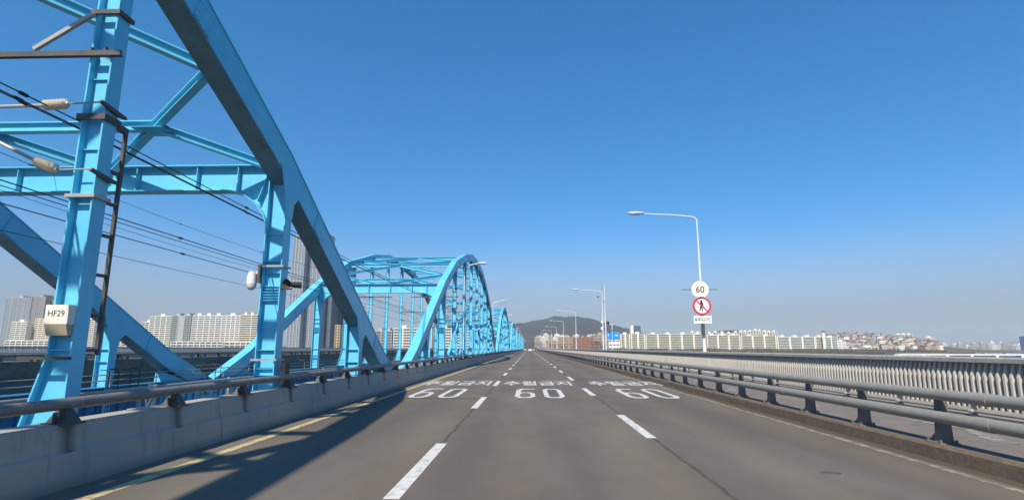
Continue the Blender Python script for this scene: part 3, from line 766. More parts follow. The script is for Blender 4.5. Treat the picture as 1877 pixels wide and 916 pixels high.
# dome camera and horn on the second post
dc = empty('dome_camera', (-6.80, 13.35, 3.0), 'white dome camera on the left side of the second blue post', 'security camera')
m = MB(); m.tube([(-.12, 0, .34), (-.12, 0, .12), (-.12, 0, .02)], [.10, .125, .12], 14); m.build('housing', whitep, dc, smooth=True)
m = MB(); m.ellip((-.12, 0, .0), .115, .115, .13, 14, 10); m.build('dome', mat('dome_cover', (.55, .53, .5), .25), dc, smooth=True)
m = MB(); m.box(-.1, .10, -.03, .03, .28, .34); m.build('arm', whitep, dc)
m = MB(); m.box(.06, .12, -.1, .1, .05, .5); m.build('mounting_plate', steel_dark, dc)
hn = empty('horn_loudspeaker', (-5.98, 13.5, 3.02), 'dark horn loudspeaker on the road side of the second blue post', 'loudspeaker')
m = MB(); m.tube([(-.05, -.2, 0), (0, -.05, 0), (.04, .02, 0)], [.13, .06, .05], 16, cap=False); m.build('horn', steel_dark, hn, smooth=True)
m = MB(); m.tube([(.03, 0, 0), (.22, .1, 0)], [.07, .08], 12); m.build('driver', blackp, hn, smooth=True)
m = MB(); m.box(-.24, .02, .0, .03, -.12, -.09); m.build('arm', steel_dark, hn)
for i, z in enumerate((3.45, 1.15, .72)):
    m = MB(); m.box(-6.77, -6.13, 13.30, 13.33, z, z + .045); m.box(-6.165, -6.13, 13.331, 13.76, z, z + .045); m.box(-6.77, -6.735, 13.331, 13.76, z, z + .045)
    tag(m.build('strap_band', galv), ['highest', 'middle', 'lowest'][i] + ' pale strap around the second blue post', 'strap', 'straps on the second post')
m = MB(); m.box(-6.08, -5.98, 13.5, 13.75, .55, 1.1); tag(m.build('junction_box', blackp), 'dark junction box low on the second blue post', 'box')
# cable end and pedestal between barrier and arch; hoop
m = MB(); m.box(-6.55, -6.1, 9.0, 9.35, -.2, .48)
for k in range(6):
    a = k * 1.05; m.tube([(-6.3 + .06 * math.cos(a), 9.2 + .06 * math.sin(a), .48), (-6.32 + .08 * math.cos(a + 1), 9.2 + .05 * math.sin(a + 1), .62), (-6.3 + .05 * math.cos(a + 2), 9.2 + .05 * math.sin(a + 2), .85)], .022, 6)
tag(m.build('cable_pedestal', conc2), 'small pale pedestal with a twisted cable bundle behind the left barrier', 'cable pedestal')
for y in (15.9, 17.9):
    m = MB(); m.tube([(-5.6, y, .2), (-5.6, y, .78), (-5.62, y + .06, .86), (-5.62, y + .2, .86), (-5.6, y + .26, .78), (-5.6, y + .26, .2)], .02, 8)
    tag(m.build('pipe_hoop', galv), '%s small steel pipe hoop standing behind the left barrier' % ('nearer' if y < 16 else 'farther'), 'hoop', 'pipe hoops')

# ------------------------------------------------------------------ street lamps
def street_lamp(x, y, sgn, label, group, L_=1.0, pr_=1.0):
    t = empty('street_lamp', (x, y, 0), label, 'street lamp', group)
    m = MB(); m.tube([(0, 0, 0 if sgn > 0 else 1.2), (0, 0, 2.7), (0, 0, 2.75), (0, 0, 9.2)], [.11 * pr_, .10 * pr_, .08 * pr_, .045], 10); m.build('pole', lamp_m, t, smooth=True)
    a = [(0, 0, 9.1), (0, 0, 9.28), (sgn * .12, 0, 9.42), (sgn * .35, 0, 9.5), (sgn * 1.5 * L_, 0, 9.62), (sgn * (3.95 * L_ - .55), 0, 9.72)]
    m = MB(); m.tube(a, [.06, .06, .055, .05, .04, .035], 8); m.build('arm', lamp_m, t, smooth=True)
    h_ = MB(); h_.ellip((sgn * (3.95 * L_ - .2), 0, 9.76), .56, .17, .10, 16, 8); h = h_.build('lamp_head', lamp_m, t, smooth=True)
    g_ = MB(); g_.ellip((sgn * (3.95 * L_ - .1), 0, 9.68), .36, .13, .06, 12, 6); g_.build('lens', glassm, h, smooth=True)
    return t
L0 = street_lamp(10.46, 33.4, -1, 'tall grey street lamp behind the right parapet, carrying the round 60 sign', 'street lamps on the right side')
od = ['second', 'third', 'fourth', 'fifth', 'sixth', 'seventh', 'eighth', 'ninth', 'tenth', 'eleventh', 'twelfth', 'thirteenth', 'fourteenth', 'fifteenth', 'sixteenth']
for k in range(1, 16):
    o = copy_tree(L0); o.location.y = 33.4 + 45 * k; o['label'] = '%s street lamp along the right parapet, counted from the camera' % od[k - 1]
LL = street_lamp(-6.37, 53.45, 1, 'first lamp on the left, its head reaching out from the second blue arch', 'street lamps on the left side', .50, .5)
for k in range(1, 15):
    o = copy_tree(LL); o.location.y = 53.45 + 43.7 * k; o['label'] = '%s street lamp along the left barrier, counted from the camera' % od[k - 1]

# ------------------------------------------------------------------ signs on the first lamp
sx, sy = 10.36, 33.1
def disc(mb, c, r, t, n=32): mb.tube([(c[0], c[1], c[2]), (c[0], c[1] + t, c[2])], r, n); return mb
sg = empty('speed_sign', (sx - .05, sy, 4.93), 'round cream sign reading 60 near the top of the lamp pole', 'road sign')
disc(MB(), (0, 0, 0), .52, .03).build('panel', cream_p, sg)
fit_text('number', '60', blackp, -.25, .25, -.19, .19, -.004, sg, 'xz', .004)
m = MB(); m.box(-1.05, 1.05, .05, .08, -.02, .02); m.build('cross_arm', steel_dark, sg)
pg = empty('no_walking_sign', (sx, sy, 3.94), 'round red-ringed sign with a crossed walking figure under the 60 sign', 'road sign')
disc(MB(), (0, 0, 0), .55, .03).build('panel', redp, pg)
disc(MB(), (0, -.006, 0), .43, .006).build('white_face', whitep, pg)
m = MB(); m.tube([(-.03, -.014, .29), (-.03, -.008, .29)], .07, 12)
m.prism_z([(0, 0)] * 3, 0, 0) if False else None
def plate_xz(mb, pts, y, t=.006):
    n = len(pts); mb.add([(a, y, b) for a, b in pts] + [(a, y + t, b) for a, b in pts], [tuple(range(n)), tuple(range(2 * n - 1, n - 1, -1))] + [(i, (i + 1) % n, (i + 1) % n + n, i + n) for i in range(n)])
plate_xz(m, [(-.11, .22), (.05, .22), (.10, .0), (.05, -.02), (.02, .08), (.02, -.05), (.04, -.30), (-.03, -.30), (-.05, -.05), (-.10, -.28), (-.16, -.27), (-.10, .02)], -.014)
m.build('walking_figure', blackp, pg)
m = MB(); m.bar((-.33, -.018, .33), (.33, -.018, -.33), .006, .075, (0, 0, 1)); m.build('slash', redp, pg)
ng = empty('name_plate', (sx, sy, 3.13), 'small white plate with Korean words under the two round signs', 'road sign')
MB().box(-.53, .53, 0, .03, -.22, .22).build('panel', whitep, ng)
fit_text('lettering', '동작대교구간', blackp, -.47, .47, -.10, .11, -.004, ng, 'xz', .018)
m = MB(); m.box(-.1, .1, .03, .1, -.9, 5.2 - 3.13); m.build('backing_post', steel_dark, ng)

# ------------------------------------------------------------------ mast at the second lamp
ms = empty('instrument_mast', (10.95, 79.2, 0), 'tall thin mast with cameras and a side bracket beside the second right lamp', 'mast')
MB().tube([(0, 0, -.3), (0, 0, 10.6)], [.12, .05], 8).build('pole', lamp_m, ms)
m = MB(); m.box(-1.0, 0, -.04, .04, 8.15, 8.22); m.tube([(-.95, 0, 8.2), (-.95, 0, 8.75)], .05, 6); m.ellip((-.95, 0, 8.8), .16, .16, .14, 8, 6); m.ellip((-.1, 0, 8.15), .14, .14, .14, 8, 6); m.build('wind_gauge', galv, ms)
for dx, z in ((-.5, 4.2), (-.45, 5.1), (.35, 5.0)):
    m = MB(); m.ellip((dx, 0, z), .22, .22, .26, 10, 8); m.box(min(0, dx), max(0, dx), -.03, .03, z + .24, z + .3); m.build('camera', whitep if dx < 0 else blackp, ms, smooth=True)
m = MB(); m.box(0, 1.0, -.04, .04, 4.75, 4.82); m.build('side_arm', lamp_m, ms)
bs = empty('blue_sign', (12.0, 80, 0), 'small tilted blue sign on a thin pole beside the mast', 'sign')
MB().tube([(0, 0, -8), (0, 0, 5.0)], .06, 6).build('pole', lamp_m, bs)
MB().box(-.55, .45, -.05, .0, 2.6, 3.8).build('panel', bluep, bs).rotation_euler.z = -.6

rr0 = random.Random(21)
# ------------------------------------------------------------------ city: apartment blocks
def at(px, D): return (px - 970) / 1015. * D
def wmat(name, rgb): return mat(name, rgb, .85, .06, .3)
GL3 = mat('pale_window_glass', (.20, .245, .29), .35, .25, .2)
GL = [mat('window_glass', (.09, .10, .10), .6, .35, .3), mat('green_window_glass', (.09, .125, .10), .6, .45, .25), mat('blue_window_glass', (.10, .15, .20), .4, .3, .2), GL3]
WALL = {'cream': wmat('cream_render', (.78, .71, .58)), 'white': wmat('white_render', (.80, .77, .70)), 'pink': wmat('pinkish_render', (.58, .43, .36)), 'steel': wmat('pale_steel_cladding', (.36, .37, .38)), 'grey': wmat('grey_render', (.42, .42, .41)),
        'brick': wmat('red_brick', (.34, .15, .10)), 'tan': wmat('tan_render', (.42, .33, .25)), 'dark': wmat('dark_cladding', (.16, .175, .19)), 'blue': wmat('blue_glass_cladding', (.05, .13, .26)), 'green': wmat('mint_render', (.30, .52, .42)), 'ochre': wmat('ochre_render', (.60, .42, .22))}
def block(name, label, px0, px1, ytop, D, wall, glass=0, bays=4, storey=2.8, depth=14, base=-7, tanks=2, pier=.7, whr=.6, group=None, cat='apartment block', rz=0, solid=()):
    x0, x1 = at(px0, D), at(px1, D); top = 1.45 + (638 - ytop) / 1015 * D
    cx = (x0 + x1) / 2; W = x1 - x0; H = top - base
    t = empty(name, (cx, D, base), label, cat, group, rz)
    wm = WALL[wall]; m = MB(); m.box(-W / 2, W / 2, 0, depth, 0, H)
    bw = W / bays
    for i in range(bays + 1):
        xx = -W / 2 + i * bw; a = max(-W / 2, xx - pier / 2); b = min(W / 2, xx + pier / 2)
        m.box(a, b, -.7, -.002, 0, H - .3)
    m.box(-W / 2, W / 2, -.4, -.002, H - .28, H + .5)
    m.build('wall', wm, t)
    ns = max(1, int(H / storey)); sh = H / ns
    wn = MB(); jit = random.Random(hash(label) % 999 if False else len(label) + int(px0))
    for i in range(bays):
        if i in solid: continue
        a = -W / 2 + i * bw + pier / 2 + .25; b = a + bw - pier - .5; n = max(1, int(bw / 3.2)); q = (b - a) / n
        for k in range(n):
            wn.box(a + k * q + .12, a + (k + 1) * q - .12, -.22, -.003, sh * (1 - whr) * .5, sh * (1 - whr) * .5 + sh * whr)
    me = wn.mesh('window_strip', GL[glass])
    sb_ = MB(); sb_.box(-W / 2 + pier / 2 + .01, W / 2 - pier / 2 - .01, -.55, -.004, 0, .35); 
    for k in range(ns):
        o = bpy.data.objects.new('window_strip', me); col.objects.link(o); o.parent = t; o.location.z = k * sh
    # balcony ledges are one surface pattern of the facade
    lg = MB()
    for k in range(1, ns):
        for i in range(bays):
            a = -W / 2 + i * bw + pier / 2 + .01; b = a + bw - pier - .02
            lg.box(a, b, -.5, -.003, k * sh - .22, k * sh + .12)
    if lg.v: lg.build('balcony_ledges', wm, t)
    for k in range(tanks):
        xx = -W / 2 + (k + .5) * W / tanks; s_ = min(W / tanks * .35, 6)
        mm = MB(); mm.box(xx - s_ / 2, xx + s_ / 2, 3, depth - 3, H + .01, H + 3.4); mm.box(xx - s_ / 2 - .3, xx + s_ / 2 + .3, 2.7, depth - 2.7, H + 3.41, H + 3.8)
        mm.build('stair_head', wm, t)
    return t
B = block
gl = 'apartment blocks on the left bank'; gr = 'long apartment blocks on the right bank'
# left bank, far
B('tower', 'grey-blue tower at the far left edge of the photo', -30, 20, 543, 900, 'grey', 3, 4, depth=26, tanks=1, cat='tower')
B('tower', 'pale grey tower just right of the leftmost tower, darker on one side', 22, 47, 541, 890, 'tan', 3, 3, depth=26, tanks=1, cat='tower')
B('tower', 'greenish-grey round-topped tower left of the nearest blue post', 54, 86, 547, 900, 'grey', 1, 3, depth=22, tanks=1, cat='tower')
B('tower', 'narrow dark tower close beside the greenish-grey tower', 86, 98, 549, 930, 'grey', 3, 1, depth=22, tanks=0, cat='tower')
B('apartment_block', 'low cream block at the left edge in front of the towers', -12, 18, 589, 760, 'cream', 0, 3, tanks=1, whr=.4)
B('apartment_block', 'cream block with many small windows before the round-topped tower', 33, 76, 583, 770, 'cream', 0, 5, tanks=1, whr=.4)
B('apartment_block', 'slim pinkish stair tower beside the many-windowed cream block', 74, 82, 575, 764, 'pink', 0, 1, tanks=0, whr=.2, solid=(0,))
B('apartment_block', 'cream block mostly hidden behind the nearest blue post', 84, 150, 584, 780, 'cream', 0, 6, tanks=2, whr=.4)
B('apartment_block', 'cream and green block right of the slanting blue rib', 255, 298, 579, 760, 'white', 1, 4, tanks=1, whr=.5)
B('apartment_block', 'grey block with green glass and cream centre, left of the long cream blocks', 297, 334, 578, 720, 'grey', 1, 3, tanks=2, whr=.55, solid=(1,))
B('apartment_block', 'cream slab with three roof boxes in the middle of the left row', 337, 393, 578, 720, 'white', 0, 5, tanks=3, whr=.45, group=gl)
B('apartment_block', 'cream slab with wide blank pier, next left of the balconied slab', 394, 428, 578, 716, 'white', 0, 4, tanks=1, whr=.42, group=gl)
B('apartment_block', 'cream slab with long brownish balconies left of the second blue post', 429, 492, 577, 705, 'cream', 0, 3, tanks=5, whr=.5, group=gl)
B('apartment_block', 'low cream row of houses in front of the left apartment slabs', 300, 400, 626, 650, 'white', 0, 9, tanks=0, storey=3)
B('apartment_block', 'low cream terrace below the balconied slab', 402, 484, 627, 640, 'cream', 0, 8, tanks=0, storey=3)
B('tower', 'very tall pale glass tower just right of the second blue post', 519, 543, 425, 640, 'steel', 3, 4, 3.4, depth=24, tanks=1, pier=1.2, cat='tower')
B('tower', 'very tall grey glass tower with dark vertical strips behind the first arch', 545, 583, 420, 650, 'steel', 3, 5, 3.4, depth=28, tanks=1, pier=1.0, cat='tower')
B('tower', 'dark tower seen between the first arch rib and the post', 588, 600, 500, 660, 'dark', 2, 2, 3.4, depth=26, tanks=0, pier=1.0, cat='tower')
B('tower', 'dark-roofed tower whose top peeps over the first arch rib', 604, 632, 482, 690, 'dark', 2, 4, 3.4, depth=24, tanks=1, pier=1.0, cat='tower')
B('apartment_block', 'narrow cream block low between the two dark towers', 609, 619, 596, 600, 'ochre', 0, 2, tanks=0)
B('apartment_block', 'dark grey block behind the first posts of the second arch', 686, 716, 607, 620, 'grey', 0, 3, tanks=2)
B('apartment_block', 'cream slab with long window bands seen through the second arch', 719, 790, 602, 600, 'cream', 0, 4, tanks=2, pier=1, whr=.5)
B('apartment_block', 'cream slab with long window bands behind the foot of the second arch', 795, 860, 602, 600, 'white', 0, 4, tanks=2, pier=1, whr=.5)
B('apartment_block', 'pale green-windowed block behind the cable rack of the nearest post', 160, 205, 590, 800, 'white', 1, 4, tanks=2)
B('apartment_block', 'low cream block left of the slanting blue rib on the skyline', 206, 240, 612, 790, 'cream', 0, 4, tanks=1)
B('apartment_block', 'cream block just left of the long left row, half hidden by the rib', 240, 262, 590, 800, 'cream', 0, 3, tanks=1)
B('apartment_block', 'low pale row at the far left below the cream blocks', -20, 90, 624, 700, 'white', 0, 10, tanks=0, storey=3)
# ahead
B('low_building', 'long red-brick low building beyond the lamps on the right', 1052, 1087, 618, 820, 'brick', 0, 5, 4, tanks=0, cat='building', whr=.3)
B('low_building', 'tan low building between the brick building and the mast', 1088, 1112, 614, 850, 'tan', 0, 3, 4, tanks=1, cat='building', whr=.3)
B('low_building', 'brownish low building left of the brick building', 1024, 1051, 618, 860, 'tan', 0, 3, 4, tanks=1, cat='building', whr=.3)
B('low_building', 'small tan building far down the road on the right', 1000, 1022, 624, 900, 'tan', 0, 3, 4, tanks=0, cat='building', whr=.3)
B('low_building', 'square cream building under the blue roof sign', 1115, 1135, 622, 820, 'white', 0, 3, 4.5, tanks=0, cat='building', whr=.3)
kk = 0
for px in [985 + 5.2 * q for q in range(27)]:
    D = rr0.uniform(1350, 1650); m = MB(); wd = rr0.uniform(7, 16); hh = (638 - rr0.uniform(611, 619)) / 1015 * D + 8
    m.box(-wd / 2, wd / 2, 0, 10, 0, hh); m.box(-2, 2, 3, 6, hh + .01, hh + 2.5)
    m.cm = 1
    for fl in range(int(hh / 3)): m.box(-wd / 2 + .8, wd / 2 - .8, -.15, -.002, fl * 3 + 1, fl * 3 + 2.3)
    o = m.build('distant_building', [WALL[rr0.choice(['white', 'cream', 'pink', 'tan', 'grey'])], GL[0]]); o.location = (at(px, D), D, -8); kk += 1
    tag(o, 'small building below the central hill, %s from the left' % nth(kk), 'building', 'small buildings below the central hill')
rs = empty('roof_sign', (at(1124, 818), 818, 15.2), 'wide blue sign standing on the roof of the square cream building', 'sign')
MB().box(-9.5, 9.5, 0, .6, 1, 10).build('panel', bluep, rs)
m = MB(); m.box(-7.4, -4.8, -.15, -.002, 3.5, 7.5)
for k in range(5): m.box(-3.6 + k * 2.1, -2.2 + k * 2.1, -.15, -.002, 3.8, 6.0)
m.build('white_marks', whitep, rs)
m = MB(); [m.box(x - .2, x + .2, .1, .5, -1.3, 1) for x in (-8, 0, 8)]; m.build('legs', steel_dark, rs)
B('apartment_block', 'narrow cream apartment block beside the blue roof sign', 1137, 1154, 613, 960, 'cream', 1, 2, tanks=1, pier=2.4)
B('apartment_block', 'cream apartment block in front of the small blue glass tower', 1156, 1181, 612, 960, 'cream', 1, 2, tanks=1, pier=2.6)
B('tower', 'small blue glass tower with white side above the right apartments', 1161, 1174, 598, 1150, 'blue', 2, 2, 3.5, tanks=0, cat='tower')
B('tower', 'white service tower against the small blue glass tower', 1156, 1161, 597, 1148, 'white', 2, 1, 3.5, tanks=0, cat='tower', solid=(0,))
B('apartment_block', 'longest cream slab left of the pole with the signs', 1183, 1291, 613, 1000, 'cream', 1, 5, tanks=4, pier=2.4, group=gr)
B('apartment_block', 'cream slab just right of the pole with the signs', 1293, 1352, 615, 1000, 'cream', 1, 3, tanks=3, pier=2.4, group=gr)
B('apartment_block', 'cream slab below the hilltop apartment cluster', 1354, 1417, 616, 1010, 'cream', 1, 3, tanks=2, pier=2.4, group=gr)
B('apartment_block', 'cream slab left of the thin chimney', 1419, 1486, 618, 1010, 'white', 1, 3, tanks=3, pier=2.4, group=gr)
B('apartment_block', 'last cream slab of the row, right of the thin chimney', 1504, 1526, 619, 1010, 'white', 1, 2, tanks=1, pier=1.4, group=gr)
B('apartment_block', 'cream slab right behind the thin chimney', 1487, 1503, 618, 1014, 'cream', 1, 1, tanks=1, pier=2, group=gr)
ch = empty('chimney', (at(1502, 1000), 1000, -7), 'thin cream boiler chimney at the right end of the apartment row', 'chimney')
MB().tube([(0, 0, 0), (0, 0, 36.5)], [2.8, 2.3], 12).build('shaft', WALL['cream'], ch); MB().tube([(0, 0, 36.6), (0, 0, 38.6)], 2.9, 12).build('cap', steel_dark, ch)
rr_ = random.Random(3)
for i in range(9):
    px = 1347 + i * 8.6 + rr_.uniform(-1, 1); yt = 606 + abs(i - 4) * .9 + rr_.uniform(-1, 1)
    B('apartment_block', 'pale block, %s from the left in the hilltop cluster above the right row' % nth(i + 1), px - 4.4, px + 4.4, yt, 1250 + rr_.uniform(-40, 60), 'cream' if i % 2 else 'white', 1, 2, tanks=1, base=10, group='hilltop apartment cluster behind the right row')
for i, px in enumerate((1268, 1278, 1299, 1310, 1322, 1334)):
    B('apartment_block', 'white block peeping over the right row, %s from the left around the sign pole' % nth(i + 1), px - 4.5, px + 4.5, 609.5 + (i % 3) * .8, 1230 + 10 * i, 'white', 1, 2, tanks=1, group='white blocks peeping over the right row')
# hillside town
hs_ = []
roofm = [mat('roof_grey', (.20, .19, .18), .9), mat('roof_brown', (.22, .11, .08), .9), mat('roof_green', (.14, .25, .20), .8)]
kinds = [('white', 'white'), ('cream', 'cream'), ('pink', 'pinkish'), ('tan', 'tan'), ('brick', 'red-brick'), ('grey', 'grey'), ('ochre', 'ochre')]
houses = []
for i in range(420):
    D = rr_.uniform(1100, 1420); px = rr_.uniform(1512, 1705); x = at(px, D)
    g = town_h(x, D)
    if (g < -2 and rr_.random() < .35) or len(houses) >= 190: continue
    if any(abs(x - a) < 11 and abs(D - b) < 9 for a, b in houses): continue
    houses.append((x, D)); k, lab = rr_.choices(kinds, [6, 4, 5, 5, 2, 3, 2])[0]
    wd, dp, hh = rr_.uniform(6, 15), rr_.uniform(8, 11), rr_.choice([6, 8, 9, 11])
    m = MB(); m.box(-wd / 2, wd / 2, -dp / 2, dp / 2, -3, hh)
    m.cm = 1
    for fl in range(int(hh / 3)):
        n = int(wd / 3)
        for q in range(n): a = -wd / 2 + (q + .25) * wd / n; m.box(a, a + wd / n * .5, -dp / 2 - .12, -dp / 2 - .002, fl * 3 + 1, fl * 3 + 2.3)
    m.cm = 2; ro = rr_.random()
    if ro < .45: m.prism_x([(-dp / 2 - .4, hh + .01), (dp / 2 + .4, hh + .01), (0, hh + 2.4)], -wd / 2 - .3, wd / 2 + .3)
    else: m.box(-wd / 2 - .2, wd / 2 + .2, -dp / 2 - .2, dp / 2 + .2, hh + .01, hh + .6); m.box(-wd / 4, wd / 8, -1, 3, hh + .61, hh + 2.6)
    o = m.build('house', [WALL[k], GL[0], roofm[rr_.randrange(3) if rr_.random() < .4 else 0]]); o.location = (x, D, g)
    o.rotation_euler.z = rr_.uniform(-.5, .3)
    hs_.append((o, lab, 'pitched-roof' if ro < .45 else 'flat-roof', (g + 4) / D, px))
    tag(o, '%s %s house on the crowded hillside right of the apartment row' % (lab, 'pitched-roof' if ro < .45 else 'flat-roof'), 'house', '%s %s houses on the right hillside' % (lab, 'pitched-roof' if ro < .45 else 'flat-roof'))
hs_.sort(key=lambda q: q[3]); n3 = len(hs_) // 4 + 1
for k in range(4):
    row = sorted(hs_[k * n3:(k + 1) * n3], key=lambda q: q[4])
    for j, q in enumerate(row):
        q[0]['label'] = '%s %s house, %s from left, %s row of right hillside' % (q[1], q[2], nth(j + 1), ['lowest', 'lower middle', 'upper middle', 'highest'][k])
B('apartment_block', 'largest cream apartment block on top of the right hillside', 1631, 1660, 614, 1380, 'white', 0, 4, tanks=3, base=20)
B('apartment_block', 'mint-green building at the right end of the hillside', 1683, 1700, 629, 1300, 'green', 0, 3, tanks=0, base=4, whr=.3)
B('apartment_block', 'cream building with rounded top above the mint-green one', 1683, 1696, 619, 1380, 'white', 0, 2, tanks=1, base=4, whr=.3)
B('apartment_block', 'ochre building behind the mint-green one on the hillside', 1696, 1706, 624, 1390, 'ochre', 0, 2, tanks=0, base=0, whr=.3)
B('apartment_block', 'pinkish-brown building on the ridge of the right hillside', 1565, 1585, 620, 1360, 'pink', 0, 3, tanks=1, base=10, whr=.3)
B('apartment_block', 'blue-grey roofed building at the left of the hillside ridge', 1538, 1550, 616, 1400, 'grey', 2, 2, tanks=0, base=5)
B('apartment_block', 'white stepped block at the left foot of the hillside', 1526, 1540, 626, 1100, 'white', 0, 2, tanks=1, whr=.25)
B('low_building', 'pale green-windowed building at the foot of the hillside', 1577, 1597, 636, 1090, 'white', 1, 3, tanks=0, cat='building')
# far bank on the right
for i in range(26):
    px = 1712 + i * 6.6 + rr_.uniform(-2, 2); D = rr_.uniform(3100, 3500)
    m = MB(); wd = rr_.uniform(14, 34); hh = rr_.uniform(22, 46); m.box(-wd / 2, wd / 2, -8, 8, 0, hh); m.box(-4, 4, -4, 4, hh, hh + 5)
    m.cm = 1
    for fl in range(int(hh / 6)): m.box(-wd / 2 + 1, wd / 2 - 1, -8.2, -8.002, fl * 6 + 2, fl * 6 + 4.5)
    o = m.build('distant_building', [WALL[rr_.choice(['white', 'cream', 'tan', 'grey'])], GL[0]]); o.location = (at(px, D), D, -8)
    tag(o, 'faint building, %s from the left along the hazy far right bank' % nth(i + 1), 'building', 'hazy buildings on the far right bank')
B('tower', 'tall hazy blue glass tower at the right edge of the photo', 1857, 1869, 617, 1900, 'blue', 2, 2, 6, depth=26, tanks=0, cat='tower', base=-16)
B('tower', 'shorter hazy blue tower cut by the right edge of the photo', 1873, 1886, 630, 1950, 'blue', 2, 2, 6, depth=26, tanks=0, cat='tower', base=-16)

# distant second bridge
db = empty('distant_bridge', (0, 0, 0), 'low pale bridge over the water behind the right parapet', 'bridge')
def river_bridge(db, a, b, th, pw, step, n, mt, rail):
    d = (b - a).normalized(); nrm = Vector((d.y, -d.x, 0))
    MB().bar(a, b, 14, th).build('deck', mt, db)
    if rail: MB().bar(a + nrm * 7 + Vector((0, 0, th / 2 + .8)), b + nrm * 7 + Vector((0, 0, th / 2 + .8)), .4, .5).build('railing', mt, db)
    pm = MB().box(-7.8, 7.8, -pw, pw, -16 - a.z, -th / 2 - .01).mesh('pier', mt)
    for k in range(n):
        o = bpy.data.objects.new('pier', pm); col.objects.link(o); o.parent = db; o.location = a + d * (12 + k * step); o.rotation_euler.z = math.atan2(d.y, d.x) + math.pi / 2
river_bridge(db, Vector((560, 1000, -9.3)), Vector((1400, 760, -8.6)), 1.5, 1.9, 34, 24, WALL['white'], True)
db2 = empty('distant_bridge', (0, 0, 0), 'fainter tan bridge far beyond the low pale one', 'bridge')
river_bridge(db2, Vector((1000, 1640, -8.2)), Vector((2400, 1500, -7.6)), 2.2, 2.2, 55, 25, WALL['tan'], False)

# ------------------------------------------------------------------ trees
bark = mat('bare_twigs', (.16, .125, .10), .95, .25, 2); bark2 = mat('riverside_scrub', (.12, .10, .07), .95, .3, .1)
def bare_tree(x, y, z, h, label, group, sd):
    rd = random.Random(sd); t = empty('bare_tree', (x, y, z), label, 'tree', group)
    m = MB(); m.tube([(0, 0, 0), (.1, 0, h * .3), (0, .1, h * .5)], [h * .03, h * .022, h * .014], 7); m.build('trunk', bark, t)
    c = MB()
    def br(p_, d, L_, r, lv):
        e = p_ + d * L_; c.tube([p_, p_.lerp(e, .5) + Vector((rd.uniform(-.05, .05) * L_,) * 3), e], [r, r * .8, r * .5], 4, cap=False)
        if lv < 4:
            for _ in range(3 if lv < 3 else 4):
                nd = (d + Vector((rd.uniform(-.8, .8), rd.uniform(-.8, .8), rd.uniform(-.2, .6)))).normalized()
                br(p_.lerp(e, rd.uniform(.5, 1)), nd, L_ * rd.uniform(.55, .8), r * .55, lv + 1)
    for _ in range(4): br(Vector((0, 0, h * rd.uniform(.25, .48))), Vector((rd.uniform(-.6, .6), rd.uniform(-.6, .6), 1)).normalized(), h * .27, h * .012, 1)
    c.build('crown', bark, t); return t
T0 = bare_tree(14, 800, -2, 17, 'bare brown tree at the far end of the right parapet', 'bare trees at the bridge end', 5)
T1 = bare_tree(-50, 810, -2, 15, 'bare brown tree beyond the far end of the arches', 'bare trees at the bridge end', 9)
grove = []
for k in range(34):
    src = T0 if k % 2 else T1; o = copy_tree(src)
    side = k % 3; px = rr_.uniform(1000, 1050) if side == 0 else (rr_.uniform(1085, 1113) if side == 1 else rr_.uniform(955, 1000))
    D = rr_.uniform(790, 900) if side != 1 else rr_.uniform(740, 800) + 60
    o.location = (at(px, D), D, -5); o.rotation_euler.z = rr_.uniform(0, 6); s_ = rr_.uniform(.8, 1.25); o.scale = (s_, s_, s_)
    grove.append((px, o))
for k, (q, o) in enumerate(sorted(grove, key=lambda v: v[0])): o['label'] = 'bare tree, %s from the left in the grove around the far bridge end' % nth(k + 1)
def thicket(name, label, x0, x1, y0, y1, zb, h, n, m_, q=1.2):
    mb = MB(); rd = random.Random(11)
    for k in range(n):
        x = rd.uniform(x0, x1); y = y0 + (y1 - y0) * rd.random(); cl_ = .5 + .5 * math.sin(x / 9.0) * math.sin(x / 23. + 1)
        z = zb + h * rd.random() * (.5 + .5 * cl_); s = rd.uniform(.4, 1) * q; a = rd.uniform(0, 3.14)
        dx, dy = math.cos(a) * s, math.sin(a) * s
        mb.add([(x - dx, y - dy, z), (x + dx, y + dy, z + rd.uniform(-.3, .3)), (x + rd.uniform(-.4, .4), y, z + s * 1.4)], [(0, 1, 2)])
    return tag(mb.build(name, m_), label, 'thicket', kind='stuff')
thicket('riverside_thicket', 'grey-brown scrub along the right bank under the apartments', 160, 580, 880, 990, -8, 9, 15000, bark2, 1.6)
thicket('hillside_scrub', 'bare scrub between the houses of the right hillside', 560, 800, 1085, 1110, -8, 7, 5000, bark2, 1.8)
thicket('bank_scrub', 'brown scrub around the far end of the bridge', 14, 160, 775, 830, -8, 11, 6000, bark, 1.2)

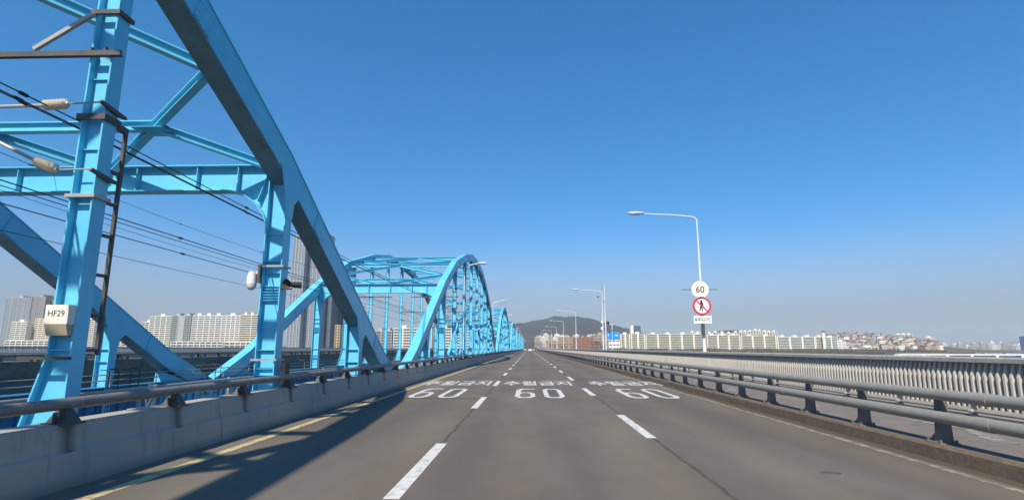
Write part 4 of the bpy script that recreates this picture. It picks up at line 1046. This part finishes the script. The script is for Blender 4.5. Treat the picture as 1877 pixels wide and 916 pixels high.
# ------------------------------------------------------------------ cars far ahead
tyre = mat('tyre', (.02, .02, .02), .9); carglass = mat('car_glass', (.03, .035, .04), .15)
def car(x, y, paint, label, van=False):
    t = empty('car', (x, y, 0), label, 'car', 'cars far down the road')
    hgt = 1.9 if van else 1.45
    pf = [(-2.2, .32), (-2.25, .75), (-2.15, .98), (-1.6, 1.0), (1.1, .95), (2.1, .78), (2.25, .5), (2.2, .32)]
    m = MB(); m.prism_x(pf, -.88, .88); m.build('body', paint, t)
    m = MB(); m.add([(-.8, -1.9, 1.0), (.8, -1.9, 1.0), (.8, 1.15, .96), (-.8, 1.15, .96), (-.66, -1.35, hgt), (.66, -1.35, hgt), (.66, .35, hgt), (-.66, .35, hgt)], [(4, 5, 6, 7), (0, 1, 5, 4), (1, 2, 6, 5), (2, 3, 7, 6), (3, 0, 4, 7)]); m.build('window', carglass, t)
    m = MB(); m.box(-.68, .68, -1.4, .38, hgt + .002, hgt + .04); m.build('roof', paint, t)
    for sx_ in (-1, 1):
        for sy_ in (-1.35, 1.4): MB().tube([(sx_ * .72, sy_, .32), (sx_ * .9, sy_, .32)], .32, 14).build('wheel', tyre, t)
        MB().box(sx_ * .7 - .14, sx_ * .7 + .14, -2.28, -2.2, .72, .86).build('tail_light', redp, t)
    MB().box(-.25, .25, -2.275, -2.2, .55, .67).build('number_plate', whitep, t)
    return t
cw = mat('white_car_paint', (.75, .75, .74), .3); cb = mat('black_car_paint', (.03, .032, .035), .25); cs = mat('silver_car_paint', (.4, .41, .42), .3); 
car(.45, 262, cw, 'white car far ahead in the centre lane')
car(3.7, 285, cb, 'dark car far ahead in the right lane')
car(-2.6, 330, cs, 'silver car far ahead in the left lane')
car(3.6, 340, cw, 'white car behind the dark car in the right lane', True)
car(.4, 400, cb, 'farthest dark car in the centre lane')

# ------------------------------------------------------------------ haze
hm = bpy.data.materials.new('haze'); hm.use_nodes = True; t = hm.node_tree; t.nodes.remove(t.nodes['Principled BSDF'])
pv = t.nodes.new('ShaderNodeVolumePrincipled'); pv.inputs['Color'].default_value = (.86, .94, .96, 1); pv.inputs['Density'].default_value = 1.05e-4
t.links.new(pv.outputs[0], t.nodes['Material Output'].inputs['Volume'])
mb = MB(); mb.box(-9500, 9500, -1600, 9500, -18.2, 320)
tag(mb.build('haze', hm), kind='stuff')
